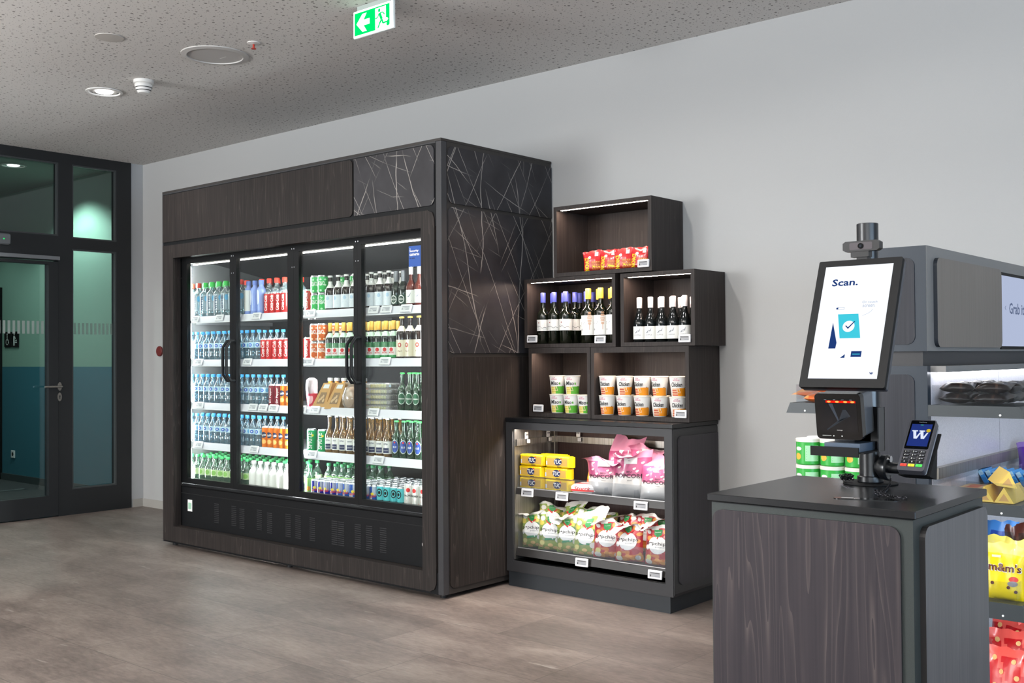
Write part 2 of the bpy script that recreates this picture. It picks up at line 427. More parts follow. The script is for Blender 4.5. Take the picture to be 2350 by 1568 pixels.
# glazed partition with door
DF = M('black powder coated frame', '#17191b', .5)
GL = GLASS('partition glass', '#dfe8e6', .05)
gb = M('grey glazing bead', '#3a3d3e', .4)
mb = MB()
FX0, FX1 = LX - .075, LX + .012
for y0, y1, z0, z1 in ((2.95, 4.94, 2.955, CEIL), (4.80, 4.94, FLOOR, 2.955), (4.275, 4.395, FLOOR, 2.955), (2.95, 4.275, 2.125, 2.335), (4.395, 4.80, 2.235, 2.325), (4.395, 4.80, FLOOR, .19), (2.95, 3.13, FLOOR, 2.955)):
    mb.box(FX0, FX1, y0, y1, z0, z1, DF)
fr = struct('trim_2', mb)
def pane(nm, y0, y1, z0, z1, x=LX - .03):
    o = struct(nm, MB().box(x, x + .008, y0, y1, z0, z1, GL))
    b = MB(); e = .012
    for a in ((y0, y0 + e, z0, z1), (y1 - e, y1, z0, z1), (y0 + e, y1 - e, z0, z0 + e), (y0 + e, y1 - e, z1 - e, z1)):
        b.box(x + .009, LX + .009, *a, gb)
    part('glazing_bead', b, o); return o
pane('window_1', 3.13, 4.275, 2.335, 2.955)
pane('window_2', 4.395, 4.80, 2.325, 2.955)
w3 = pane('window_3', 4.395, 4.80, .19, 2.235)
door = struct('door_1', MB().box(LX - .055, LX + .02, 3.14, 3.26, FLOOR + .01, 2.115, DF).box(LX - .055, LX + .02, 4.19, 4.27, FLOOR + .01, 2.115, DF)
              .box(LX - .055, LX + .02, 3.26, 4.19, 2.09, 2.115, DF).box(LX - .055, LX + .02, 3.26, 4.19, FLOOR + .01, .155, DF))
part('glass_pane', MB().box(LX - .03, LX - .022, 3.26, 4.19, .155, 2.09, GL), door)
STRP = GLASS('frosted stripe film', '#c9d4d0', .02, .4, '#c4cdc8')
STRP2 = GLASS('faint frosted stripe film', '#d9e0de', .02, .18, '#c4cdc8')
mb = MB()
y = 4.165
while y > 3.3: mb.box(LX - .0215, LX - .0205, y - .021, y, 1.508, 1.615, STRP); y -= .0395
part('stripe_film', mb, door)
mb = MB()
for k in range(10): mb.box(LX - .0215, LX - .0205, 4.425 + k * .037, 4.445 + k * .037, 1.508, 1.605, STRP2)
part('stripe_film', mb, w3)
h = MB()
h.prism([(4.28 + .022 * cos(t) * .8, 1.066 + .036 * sin(t)) for t in [2 * pi * i / 20 for i in range(20)]], 'x', LX + .02, LX + .028, STEEL)
h.prism([(4.28 + .018 * cos(t), .978 + .036 * sin(t)) for t in [2 * pi * i / 20 for i in range(20)]], 'x', LX + .02, LX + .026, STEEL)
h.cyl(.006, LX + .026, LX + .028, BLK, 12, (0, 4.28, .985), 'x').box(LX + .026, LX + .0285, 4.2775, 4.2825, .962, .985, BLK)
h.tube([(LX + .02, 4.28, 1.066), (LX + .065, 4.28, 1.066), (LX + .075, 4.27, 1.066), (LX + .075, 4.13, 1.066)], .009, STEEL, 10)
part('door_handle', h, door, 'brushed steel lever handle with oval plates')
part('closer_rail', MB().box(LX + .021, LX + .05, 3.2, 4.27, 2.128, 2.158, M('satin aluminium', '#85878a', .4, .5)), door)
g = thing('door_motion_sensor', 'grey sensor box with green light on the black bar above the glass door', 'sensor', (LX + .013, 3.74, 2.27))
part('housing', MB().bbox(0, .05, -.12, .12, -.045, .045, M('grey sensor plastic', '#5d6062', .5), .01), g)
part('indicator_light', MB().cyl(.006, .0505, .053, EM('green led', '#2bd36a', 1.2), 10, (0, .06, .0), 'x'), g)
# things on the corridor wall
PIC = M('white pictogram', '#d5dcd8', .6)
sgm = MB().bbox(-.08, .08, -.012, 0, -.085, .085, BLKM, .004)
f = flat((0, -.0128, 0))
sgm.disc(-.005, -.028, .034, .034, f, PIC, 20, 1, .74).disc(-.005, .055, .012, .012, f, PIC, 12, 1)
sgm.poly([(-.012, .04), (.002, .04), (.004, .0), (.028, -.002), (.044, -.04), (.034, -.044), (.02, -.012), (-.01, -.01)], f, PIC)
tag(link('toilet_sign', sgm.mesh('toilet_sign'), None, (-11.745, 5.224, 1.52)), 'black sign with white wheelchair pictogram on the mint corridor wall', 'sign', 'black pictogram signs on the corridor wall')
sgm = MB().bbox(-.08, .08, -.012, 0, -.085, .085, BLKM, .004)
sgm.disc(-.015, .055, .013, .013, f, PIC, 12, 1).poly([(-.035, .036), (.0, .036), (.022, .006), (.012, 0), (-.004, .018), (.002, -.07), (-.01, -.07), (-.018, -.02), (-.026, -.07), (-.04, -.07)], f, PIC)
sgm.poly([(.0, -.03), (.05, -.03), (.05, -.04), (.0, -.04)], f, PIC).disc(.034, -.014, .012, .01, f, PIC, 12, 1).poly([(.01, -.012), (.03, -.01), (.03, -.022), (.01, -.022)], f, PIC)
tag(link('toilet_sign', sgm.mesh('toilet_sign'), None, (-11.565, 5.224, 1.52)), 'black sign with white baby-changing pictogram on the mint corridor wall', 'sign', 'black pictogram signs on the corridor wall')
s = MB().bbox(-.042, .042, -.012, 0, -.042, .042, TAGW, .004)
s.disc(0, 0, .022, .022, flat((0, -.0125, 0)), M('socket recess', '#2b2b2b', .5), 18, 1)
tag(link('wall_socket', s.mesh('wall_socket'), None, (-11.62, 5.224, .27)), 'white power socket low on the teal corridor wall', 'socket')

# ceiling fittings
WHC = M('white ceiling fitting', '#d9d7d3', .5)
DL = EM('lit lamp glass', '#ffffff', 9)
def downlight(x, y, z, label, grp=None):
    t = thing('recessed_downlight', label, 'downlight', (x, y, z), (0, 0, 0), grp)
    part('trim_ring', MB().lathe([(.115, 0), (.115, -.006), (.098, -.008), (.092, 0)], WHC, 28), t)
    part('reflector', MB().lathe([(.092, -.001), (.06, .03), (.0, .03)], M('mirror reflector', '#c9c9c9', .25, .9), 28), t)
    part('lamp', MB().lathe([(0, -.0075), (.05, -.0075), (.056, -.001), (.0, -.001)], DL, 20), t)
    return t
downlight(-6.48, 3.5, CEIL - .002, 'lit round recessed downlight beside the smoke detector')
downlight(-9.95, 4.47, 3.118, 'lit round downlight in the corridor ceiling behind the glass')
t = thing('smoke_detector', 'white domed smoke detector on the perforated ceiling', 'smoke detector', (-6.05, 3.53, CEIL))
part('base', MB().lathe([(0, 0), (.062, 0), (.062, -.018), (.054, -.022), (0, -.022)], WHC, 28), t)
part('sensor_head', MB().lathe([(.05, -.022), (.055, -.03), (.052, -.045), (.04, -.045), (.04, -.049), (.05, -.049), (.046, -.062), (.036, -.062), (.036, -.066), (.042, -.066), (.034, -.08), (0, -.083)],
     [WHC, WHC, BLK, BLK, BLK, WHC, BLK, BLK, BLK, WHC, WHC], 28), t)
t = thing('ceiling_speaker', 'large round flush speaker grille in the perforated ceiling', 'speaker', (-5.236, 3.505, CEIL))
part('rim', MB().lathe([(.19, 0), (.19, -.006), (.158, -.01), (.156, 0)], M('speaker rim', '#bdbab6', .5), 40), t)
part('grille', MB().lathe([(0, -.004), (.156, -.004), (.156, 0), (0, 0)], M('speaker grille', '#b3b0ad', .7), 40).poly([(-.03, .05), (.03, .05), (.03, .058), (-.03, .058)], flat((0, 0, -.0045), (1, 0, 0), (0, 1, 0)), WHC), t)
tag(link('cover_plate', MB().lathe([(0, 0), (.075, 0), (.075, -.004), (.0, -.006)], M('cover plate', '#b5b0aa', .6), 28).mesh('cover_plate'), None, (-5.37, 2.93, CEIL)), 'small blank round cover plate in the perforated ceiling', 'cover plate')
t = thing('sprinkler_head', 'small red sprinkler head behind the ceiling speaker', 'sprinkler', (-4.874, 3.512, CEIL))
part('escutcheon', MB().lathe([(0, 0), (.036, 0), (.036, -.004), (.012, -.008), (0, -.008)], WHC, 20), t)
part('sprinkler_bulb', MB().lathe([(0, -.008), (.006, -.01), (.006, -.03), (.014, -.032), (.014, -.035), (0, -.035)], M('red sprinkler', '#b3392c', .3), 12), t)
# exit sign
GRN = EM('lit green', '#00d868', 1.35); WLT = EM('lit white', '#f2fffb', 2.0)
t = thing('exit_sign', 'green running man emergency exit sign with arrow hanging from the ceiling', 'sign', (-3.875, 3.5, 2.953))
part('housing', MB().bbox(-.146, .146, -.004, .012, -.072, .066, M('exit housing', '#d5dbd8', .4), .003).box(-.12, .12, -.001, .009, .066, CEIL - 2.953, M('exit bracket', '#a5b0aa', .4)), t)
fn = flat((0, -.0048, -.003)); g = MB()
g.poly(rr(-.143, .143, -.066, .066, .006), fn, WLT)
fn2 = flat((0, -.0054, -.003)); g.poly([(-.134, -.056), (.018, -.056), (.018, .056), (-.134, .056)], fn2, GRN)
fn3 = flat((0, -.006, -.003))
g.poly([(-.12, 0), (-.075, .045), (-.043, .045), (-.066, .014), (-.022, .014), (-.022, -.014), (-.066, -.014), (-.043, -.045), (-.075, -.045)], fn3, WLT)
g.poly([(.096, .05), (.122, .05), (.122, -.046), (.11, -.052), (.1, -.046), (.1, -.028), (.112, -.02), (.108, -.012), (.096, -.008)], fn3, GRN)
g.poly([(.018, .056), (.122, .056), (.122, .05), (.018, .05)], fn3, GRN)
def limb(a, b, w):
    d = Vector((b[0] - a[0], b[1] - a[1])).normalized() * w; n = Vector((-d.y, d.x))
    return [(a[0] + n.x, a[1] + n.y), (a[0] - n.x, a[1] - n.y), (b[0] - n.x, b[1] - n.y), (b[0] + n.x, b[1] + n.y)]
g.disc(.048, .036, .008, .009, fn3, GRN, 14, 1)
for a, b, w in (((.05, .022), (.066, -.012), .008), ((.048, .022), (.036, .002), .003), ((.036, .002), (.02, .0), .003), ((.056, .024), (.074, .022), .003), ((.074, .022), (.086, .008), .003),
                ((.064, -.012), (.05, -.03), .005), ((.05, -.03), (.038, -.05), .004), ((.068, -.012), (.074, -.032), .005), ((.074, -.032), (.1, -.03), .004)):
    g.poly(limb(a, b, w), fn3, GRN)
part('sign_face', g, t)
tag(link('fire_alarm_button', MB().cyl(.045, 0, .02, M('dull red', '#6b2422', .5), 20, (0, 0, 0), 'y', .004).mesh('fire_alarm_button'), None, (-8.4, WALL - .02, 1.36)), 'dark red round button on the wall just left of the drinks fridge', 'button')
# ------------------------------------------------------------------ drinks fridge
FX0, FX1, FY, FZ = -6.765, -3.995, 4.091, 2.477
fr = thing('display_fridge', 'tall dark wood and black marble clad drinks fridge with four lit glass doors', 'fridge', (0, 0, 0))
IN0, IN1 = -6.70, -4.06
b = MB()
b.box(FX0, IN0, FY + .012, WALL - .005, .0, FZ - .012, ANTHB).box(IN1, FX1 - .012, FY + .012, WALL - .005, .0, FZ - .012, ANTHB)
b.box(IN0, IN1, FY + .012, WALL - .005, 2.0, FZ - .012, ANTHB).box(IN0, IN1, 4.2, WALL - .005, 0, .4, ANTHB)
b.box(FX0, FX1, FY, WALL - .005, FZ - .014, FZ, ANTHB)
part('carcass', b, fr)
# corner post and thin edge frames
b = MB()
b.bbox(-4.035, FX1, FY, FY + .045, .0, FZ - .0145, ANTH, .002)
b.box(FX0, FX0 + .012, FY + .0003, FY + .0115, .0, FZ - .0145, ANTH).box(FX0 + .0125, -4.0355, FY + .001, FY + .0115, 2.0, FZ - .0145, BLKM)
b.box(FX0 + .0125, -4.0355, FY, FY + .0009, 2.455, FZ - .0145, ANTH).box(FX0 + .0125, -4.0355, FY + .001, FY + .0115, 0, .116, BLKM)
b.box(FX1 - .0115, FX1 - .0005, FY + .0455, WALL - .01, 0, FZ - .0145, ANTHB)
part('corner_post', b, fr)
part('fascia_panel', MB().prism(rr(-6.75, -4.715, 2.115, 2.448, .03, (0, 1, 1, 0)), 'y', FY - .006, FY, WOOD), fr, 'long dark wood panel above the doors')
part('marble_panel', MB().prism(rr(-4.700, -4.045, 2.115, 2.448, .035, (0, 1, 1, 0)), 'y', FY - .006, FY, MARBLE), fr, 'black veined marble panel on the front')
b = MB()   # wooden surround of the doors, one ring
b.prism(rr(-6.75, -4.045, .012, 2.09, .05, (0, 1, 1, 0)), 'y', FY - .006, FY - .0059, WOOD)
OX0, OX1, OZ0, OZ1 = -6.62, -4.148, .118, 1.998
b = MB()
b.prism([(-6.75, .012), (-4.095, .012), (-4.06, .026), (-4.045, .06), (-4.045, OZ0), (-6.75, OZ0)], 'y', FY - .006, FY + .055, WOOD)
b.prism([(-6.75, OZ1), (-4.045, OZ1), (-4.045, 2.04), (-4.06, 2.076), (-4.095, 2.09), (-6.75, 2.09)], 'y', FY - .006, FY + .055, WOOD)
b.box(-6.75, OX0, FY - .006, FY + .055, OZ0, OZ1, WOOD).box(OX1, -4.045, FY - .006, FY + .055, OZ0, OZ1, WOOD)
part('door_surround', b, fr, 'dark wood frame around the glass doors')
for nm, z0, z1, mt, k in (('marble_panel', 2.128, 2.44, MARBLE, (1, 0, 0, 1)), ('marble_panel', 1.307, 2.108, MARBLE, (1, 0, 0, 1)), ('side_panel', .03, 1.285, WOOD, (1, 0, 0, 1))):
    part(nm, MB().prism(rr(FY + .05, WALL - .012, z0, z1, .035, k), 'x', FX1 - .001, FX1 + .006, mt), fr)
for x in (-6.7, -5.4, -4.05):
    for y in (FY + .06, 4.95): part('levelling_foot', MB().cyl(.02, FLOOR, .0, BLK, 12), fr, None, (x, y, 0))
LIN = M('fridge liner', '#1d1d1f', .5); LINL = M('fridge side liner', '#7d7e7e', .4)
b = MB()
b.box(IN0, IN1, 4.965, 4.99, .4, 2.0, LIN)
for k in range(5):
    z = .62 + .3 * k
    for i in range(44): b.box(-6.66 + i * .06, -6.62 + i * .06, 4.962, 4.966, z, z + .006, BLK)
part('back_liner', b, fr)
part('side_liner', MB().box(IN0, IN0 + .008, 4.2, 4.965, .4, 2.0, LINL), fr)
part('side_liner', MB().box(IN1 - .008, IN1, 4.2, 4.965, .4, 2.0, LINL), fr)
part('top_liner', MB().box(IN0 + .008, IN1 - .008, 4.21, 4.965, 1.985, 2.0, LIN).prism([(4.21, 1.985), (4.5, 1.985), (4.965, 1.9), (4.965, 1.89), (4.5, 1.975)], 'x', IN0 + .01, IN1 - .01, LIN), fr)
LEDW = EM('white led strip', '#fff6f0', 7)
LEDV = EM('door post led', '#f6fbff', 210)
part('glow_strip', MB().box(-6.56, -4.1, 4.205, 4.225, 1.950, 1.958, LEDW).box(-6.56, -4.1, 4.2055, 4.2245, 1.958, 1.985, LIN), fr, 'bright tube along the top of the fridge')
for x in (-6.585, -5.40, -5.35, -4.15): part('glow_strip', MB().box(x - .005, x + .005, 4.196, 4.204, .43, 1.94, LEDV), fr)
# base grille
b = MB()
b.box(IN0 + .05, -4.11, 4.15, 4.165, OZ0, .398, BLKM).box(IN0 + .05, -4.11, 4.146, 4.15, .345, .348, M('black seam', '#050505', .6))
sl = M('vent slit edge', '#29292b', .4)
for gx, n, zt in ((-6.22, 11, .30), (-6.02, 11, .30), (-5.93, 11, .29), (-5.74, 11, .30), (-5.63, 11, .29), (-5.44, 12, .30), (-5.34, 12, .30), (-5.2, 12, .3), (-4.99, 12, .3), (-4.93, 12, .3), (-4.78, 12, .3), (-4.68, 12, .3), (-4.56, 12, .3)):
    for k in range(n): b.box(gx, gx + .055, 4.1475, 4.15, zt - k * .0125, zt - k * .0125 + .004, sl)
part('base_grille', b, fr, 'black ventilated kick panel')
part('door_sill', MB().cyl(.011, -6.6, -4.11, BLKM, 10, (0, 4.15, .403), 'x'), fr)
b = MB().box(-6.54, -6.487, 4.1475, 4.15, .225, .305, WHITEP); b.poly(rr(-6.533, -6.494, .24, .285, .005), flat((0, 4.147, 0)), M('pale green print', '#9dc7ac', .5))
part('sticker', b, fr, 'small white and green sticker')
b = MB(); f = flat((-4.165, 4.1475, .245)); b.disc(0, 0, .05, .028, f, WHITEP, 24, 1); b.text('Carrier', .075, .018, flat((-4.165, 4.147, .245)), M('logo blue', '#2a4a8a', .5), shear=.2)
part('brand_badge', b, fr, 'white oval badge')
# doors: frame, pane, handle
DFR = M('black fridge door frame', '#0b0c0d', .4, 0, 0, .25)
edges = ((-6.63, -6.0025), (-6.0015, -5.3545), (-5.3535, -4.7505), (-4.7495, -4.128))
for i, (x0, x1) in enumerate(edges):
    d = MB(); y0, y1 = 4.152, 4.185; s = .045
    lw, rw = ((.078, .036), (.036, .062), (.052, .034), (.034, .055))[i]
    for a in ((x0, x1, .418, .455), (x0, x1, 1.957, 2.006), (x0, x0 + lw, .455, 1.957), (x1 - rw, x1, .455, 1.957)): d.box(a[0], a[1], y0, y1, a[2], a[3], DFR)
    for hx in (x0 + .01, x1 - .01): d.cyl(.005, y0 - .004, y0, CHROME, 8, (hx, 0, 1.975), 'y').cyl(.004, y0 - .003, y0, CHROME, 8, (hx, 0, 1.86), 'y')
    dd = part('door', d, fr, ('leftmost', 'second', 'third', 'rightmost')[i] + ' black framed glass fridge door')
    part('glass_pane', MB().box(x0 + lw, x1 - rw, 4.164, 4.170, .455, 1.957, GLS), dd)
    hx = x1 - .02 if i in (0, 2) else x0 + .02
    part('door_handle', MB().tube([(hx, 4.152, 1.405), (hx, 4.12, 1.405), (hx, 4.088, 1.365), (hx, 4.085, 1.345), (hx, 4.085, 1.2), (hx, 4.088, 1.18), (hx, 4.12, 1.14), (hx, 4.152, 1.14)], .010, BLKM, 8), dd)
# blue notice
b = MB().box(-4.322, -4.212, 4.1615, 4.1635, 1.798, 1.915, M('notice blue', '#1f4f9e', .5)); f = flat((-4.267, 4.161, 1.85)); WI = M('white print', '#f2f4f8', .5)
b.text('Security', .072, .017, f, WI, -.012, .036, True).text('cameras', .078, .013, f, WI, -.009, .016, True).text('in use.', .045, .011, f, M('notice navy', '#0d1d4a', .5), -.026, -.003, True).disc(-.044, .05, .003, .003, f, WI, 8, 1)
tag(link('security_notice', b.mesh('security_notice')), 'blue security camera notice on the top right glass door of the fridge', 'notice')
# shelves with price rails
SHZ = (1.575, 1.273, .973, .696)
SHM = M('shelf steel', '#b9b9bb', .4, .3)
for k, z in enumerate(SHZ):
    s = MB()
    for x0, x1 in ((IN0 + .012, -5.362), (-5.352, IN1 - .012)):
        s.box(x0, x1, 4.212, 4.90, z - .014, z, SHM)
        for bx in (x0 + .02, x1 - .035): s.box(bx, bx + .012, 4.3, 4.962, z - .04, z - .014, SHM)
    sh = part('shelf', s, fr)
    r = MB()
    for x0, x1 in ((IN0 + .012, -5.362), (-5.352, IN1 - .012)):
        r.prism([(4.196, z - .034), (4.2, z - .036), (4.214, z + .008), (4.21, z + .01)], 'x', x0, x1, RAIL).box(x0, x1, 4.1935, 4.1965, z - .0385, z - .033, M('rail lip', '#f4f4f8', .4))
    part('price_rail', r, sh)
    part('glow_strip', MB().box(IN0 + .02, -5.37, 4.222, 4.234, z - .02, z - .0145, EM('shelf fill glow', '#f8fbff', 42)).box(-5.345, IN1 - .02, 4.222, 4.234, z - .02, z - .0145, EM('shelf fill glow', '#f8fbff', 42)), sh)  # added glowing strips under the shelves, even out the light on the stock
part('shelf', MB().box(IN0 + .01, IN1 - .01, 4.21, 4.962, .4, .407, SHM), fr)

# electronic price tags
def tag_kind(name, w, h, t=.009, TAGS=TAGS, INK=INK):
    k = Kind(name, 'price tag')
    k.p('housing', MB().bbox(-w / 2, w / 2, -t, 0, -h / 2, h / 2, TAGW, .0025))
    s = MB(); f = flat((0, -t - .0004, 0)); s.poly(rr(-w * .37, w * .40, -h * .28, h * .28, .001), f, TAGS)
    f = flat((0, -t - .0008, 0)); s.poly([(-w * .3, h * .2), (w * .34, h * .2), (w * .34, h * .13), (-w * .3, h * .13)], f, INK)
    s.poly([(-w * .1, h * .04), (w * .34, h * .04), (w * .34, -h * .02), (-w * .1, -h * .02)], f, GRYINK).poly([(-w * .3, -h * .02), (-w * .24, -h * .02), (-w * .24, -h * .24), (-w * .3, -h * .24)], f, INK)
    s.poly([(w * .02, -h * .12), (w * .34, -h * .12), (w * .34, -h * .22), (w * .02, -h * .22)], f, GRYINK)
    k.p('display', s); return k
TG = tag_kind('price_tag', .082, .045); TGF = tag_kind('price_tag', .088, .046, .009, M('overlit tag display', '#cfd0d4', .4), GRYINK); TGB = tag_kind('price_tag', .07, .042, .012)  # fridge tags have glare put into a paler display and ink colour
rows = ('top', 'second', 'third', 'fourth')
for k, xs in enumerate(((-6.61, -6.51, -6.22, -6.02, -5.80, -5.385 + .06, -5.235, -4.655, -4.545, -4.38), (-6.59, -6.47, -5.9, -5.31, -5.255, -4.56),
                        (-6.59, -6.46, -5.84, -5.73, -5.62, -5.36 + .03, -5.2, -4.66), (-6.59, -6.47, -5.83, -5.23, -4.62))):
    z = SHZ[k]
    i = 0
    for x in sorted(xs):
        if vacant(TGF): continue
        put(TGF, (x, 4.198, z - .008), f'white price tag on the {rows[k]} fridge shelf rail, {ORD[i]} from the left', 'price tags on the fridge shelf rails', (R(-18), 0, 0), False); i += 1

# ------------------------------------------------------------------ bottles and cans
def shoulder(r, rn, z0, z1, n=6):
    return [(rn + (r - rn) * (.5 + .5 * cos(pi * i / n)), z0 + (z1 - z0) * i / n) for i in range(n + 1)]
def bottle(name, cat, h, r, rn, zs, zn, body, cap, caph, capr=None, label=None, art=None, neck=None, waist=0, extra=None, crown=False):
    """zs/zn shoulder start and end; label=(z0,z1,mat); neck=(z0,z1,mat)"""
    k = Kind(name, cat); capr = capr or rn * 1.12
    pr = [(0, 0), (r * .86, 0), (r, .006)]
    if waist: pr += [(r, .05), (r - waist, .06), (r, .07)]
    pr += shoulder(r, rn, zs, zn) + [(rn, h - caph * .6)]
    pr += [(0, h - caph * .6)]
    k.p('bottle_body', MB().lathe(pr, body, 14))
    k.p('cap', MB().lathe([(0, h), (capr * .86, h), (capr, h - .003), (capr, h - caph), (0, h - caph)], cap, 12))
    if label:
        z0, z1, m = label; rf = lambda v: r + .0006
        b = MB().lathe([(r + .0006, z0), (r + .0006, z1)], m, 20)
        if art: art(b, lambda off=.0012, a0=0: cylmap(lambda v: r, off, a0), z0, z1, r)
        k.p('label', b)
    if neck:
        z0, z1, m = neck; P = []
        for z in [z0 + (z1 - z0) * i / 5 for i in range(6)]:
            t = 1 if z >= zn else 0 if z <= zs else (z - zs) / (zn - zs)
            P.append((rn + (r - rn) * (.5 + .5 * cos(pi * t)) + .0008, z))
        k.p('neck_label', MB().lathe(P, m, 16))
    if extra: extra(k)
    return k
WATER = GLASS('clear water bottle plastic', '#dbeef2', .12, .10, '#e8f4f8', .06)
WATER2 = GLASS('blue tinted water bottle', '#bddbe6', .14, .14, '#a8cbdb', .06)
GRNB = GLASS('pale green bottle plastic', '#a9cdb8', .13, .14, '#a8ccb4', .06)
BROWN = M('brown beer glass', '#1c0d07', .08, 0, 0, .7)
DGREEN = M('dark green glass', '#0c1a10', .08, 0, 0, .7)
BGREEN = GLASS('green beer glass', '#3f9a52', .14, .35, '#0f4a22', .04)
AMBER = GLASS('clear beer bottle with amber beer', '#d8b13c', .12, .38, '#8a6412', .04)
WINEG = M('dark olive wine glass', '#10150c', .07, 0, 0, .7)
c_ = lambda n, h, r=.4: M(n, h, r)
GREENCAP = c_('bright green cap', '#3fd05a'); REDCAP = c_('coral red cap', '#e8402e'); BLUECAP = c_('sky blue cap', '#3f9fe0'); WCAP = c_('white cap', '#f0f0ee')
LBLUE = c_('pale blue label', '#c5e2f0', .5); BLU = c_('print blue', '#2560c0', .5); BLU2 = c_('print light blue', '#63b4e4', .5)
RED = c_('print red', '#d02a28', .5); GRN_ = c_('print green', '#1d8f45', .5); GOLD = c_('gold foil', '#d6a643', .35); YEL = c_('print yellow', '#f0d83a', .5); NAVY = c_('print navy', '#16224f', .5)
CREAM = c_('cream label', '#efe6cf', .6); SIL = c_('silver foil', '#b4b6ba', .3)
def a_water(b, mp, z0, z1, r):
    f = mp(); zc = (z0 + z1) / 2
    b.disc(0, zc, .013, .012, f, BLU, 14, 2).disc(.034, zc, .01, .014, f, BLU2, 12, 1).disc(-.034, zc, .01, .014, f, BLU2, 12, 1)
    b.text('e', .011, .010, mp(.0018), WHITEP, 0, zc, True)
K = {}
K['water'] = bottle('water_bottle', 'water bottle', .205, .0315, .0105, .118, .178, WATER2, BLUECAP, .018, .0145, (.086, .122, LBLUE), a_water, waist=.002)
def a_sport(b, mp, z0, z1, r):
    b.text('VITTEL', .10, .02, mp(), NAVY, .0, (z0 + z1) / 2, True, rot=pi / 2); b.disc(.034, z1 - .025, .014, .02, mp(), BLU2, 12, 2)
for n, cp in (('sport_green', GREENCAP), ('sport_red', REDCAP)):
    K[n] = bottle('water_bottle', 'water bottle', .248, .0375, .014, .165, .205, WATER, cp, .033, .0195, (.05, .16, GLASS('sheer pale label', '#d8ebf4', .08, .35, '#dcecf6', .2)), a_sport, waist=.002)
PERI = c_('periwinkle bottle', '#8fa6e6', .25)
def a_blue(b, mp, z0, z1, r): b.disc(-.012, (z0 + z1) / 2 + .02, .012, .05, mp(), c_('print pale blue', '#dfe6fb'), 14, 2)
K['blue'] = bottle('drink_bottle', 'bottle', .232, .031, .0155, .165, .198, PERI, c_('periwinkle cap', '#6f8ad8'), .03, .018, (.03, .165, PERI), a_blue)
K['bluew'] = bottle('drink_bottle', 'bottle', .232, .031, .0155, .165, .198, PERI, c_('periwinkle cap', '#6f8ad8'), .03, .018, (.03, .17, WHITEP))
def can(name, h, r, body, art=None, bands=None):
    k = Kind(name, 'can'); bands = bands or []
    b = MB(); z = [.008, h - .010]
    pr = [(r * .8, .0), (r, .008)]; mats = [ALU]; last = .008
    for zb, m in bands: pr.append((r, zb)); mats.append(m)
    pr.append((r, h - .010)); mats.append(body)
    b.lathe(pr, mats, 20)
    if art: art(b, lambda off=.0007, a0=0: cylmap(lambda v: r, off, a0), h, r)
    k.p('can_body', b)
    k.p('lid', MB().lathe([(r, h - .010), (r * .86, h - .002), (r * .86, h), (r * .8, h), (r * .78, h - .004), (0, h - .004)], ALU, 16).box(-.008, .008, -.012, .014, h - .0035, h - .001, ALU))
    return k
CRED = c_('cola red', '#d8201f', .28)
K['cola'] = can('cola_can', .145, .0287, CRED, lambda b, mp, h, r: b.text('Coca-Cola', .1, .026, mp(), WHITEP, -.004, h * .52, True, .25, pi / 2))
OR = c_('orange can', '#f07f1c', .28)
def a_or(b, mp, h, r):
    b.disc(0, h * .6, .021, .02, mp(), NAVY, 16, 2); b.text('Fanta', .04, .017, mp(.0014), WHITEP, 0, h * .6, True, .2, .15); b.disc(0, h * .3, .02, .015, mp(), c_('print apricot', '#ffc46a'), 14, 2)
K['orange'] = can('orange_soda_can', .145, .0287, OR, a_or)
def a_std(w, col, dots):
    def a(b, mp, h, r):
        b.text(w, .052, .026, mp(), WHITEP, 0, h * .55, True)
        for i in range(9): b.disc(-.03 + (i % 3) * .03, h * (.16 + .3 * (i // 3)), .008, .006, mp(.0004), dots, 10, 1)
    return a
K['green_can'] = can('green_can', .114, .033, c_('fresh green can', '#3fc060', .28), a_std('NENO', WHITEP, c_('mint print', '#c8f4cf')))
K['orange_short'] = can('orange_can', .114, .033, c_('blood orange can', '#dd6a2c', .28), a_std('NENO', WHITEP, c_('peach print', '#ffd9b0')))
K['maroon'] = can('maroon_can', .145, .0287, c_('maroon can', '#8a1c2c', .28), lambda b, mp, h, r: b.text('Dr Pepper', .1, .02, mp(), WHITEP, 0, h * .5, True, 0, pi / 2))
K['sprite'] = can('green_soda_can', .145, .0305, c_('soda green', '#12a05c', .28), lambda b, mp, h, r: b.text('SPRITE', .105, .03, mp(), WHITEP, 0, h * .5, True, .1, pi / 2).disc(.018, h * .72, .008, .008, mp(), YEL, 10, 1))
def a_en(c1, c2):
    def a(b, mp, h, r):
        f = mp(.0004)
        for s in (-1, 1):
            b.grid(*( (-.045, 0) if s < 0 else (0, .045)), *((h * .1, h * .5) if s < 0 else (h * .5, h * .92)), 4, 1, f, c2)
        b.text('Red Bull', .046, .016, mp(.0011), RED, 0, h * .48, True, .1, .15).disc(0, h * .58, .011, .009, mp(.0009), YEL, 12, 1)
    return a
SILB = c_('can silver', '#a9aec2', .25)
K['energy_a'] = can('energy_drink_can', .122, .0285, c_('energy dark blue', '#1a1f9a', .25), a_en(0, SILB))
K['energy_b'] = can('energy_drink_can', .125, .0285, c_('energy mid blue', '#2058b8', .25), a_en(0, c_('can pale silver', '#c3cbd8', .25)))
def a_teal(b, mp, h, r):
    b.disc(0, h * .66, .018, .024, mp(), BLKM, 18, 2, .72).disc(0, h * .66, .008, .01, mp(), BLKM, 12, 1).text('GIN', .03, .012, mp(), WHITEP, 0, h * .2, True)
K['teal'] = can('teal_can', .13, .0275, c_('teal can', '#58c4cc', .28), a_teal, [(.042, BLKM)])
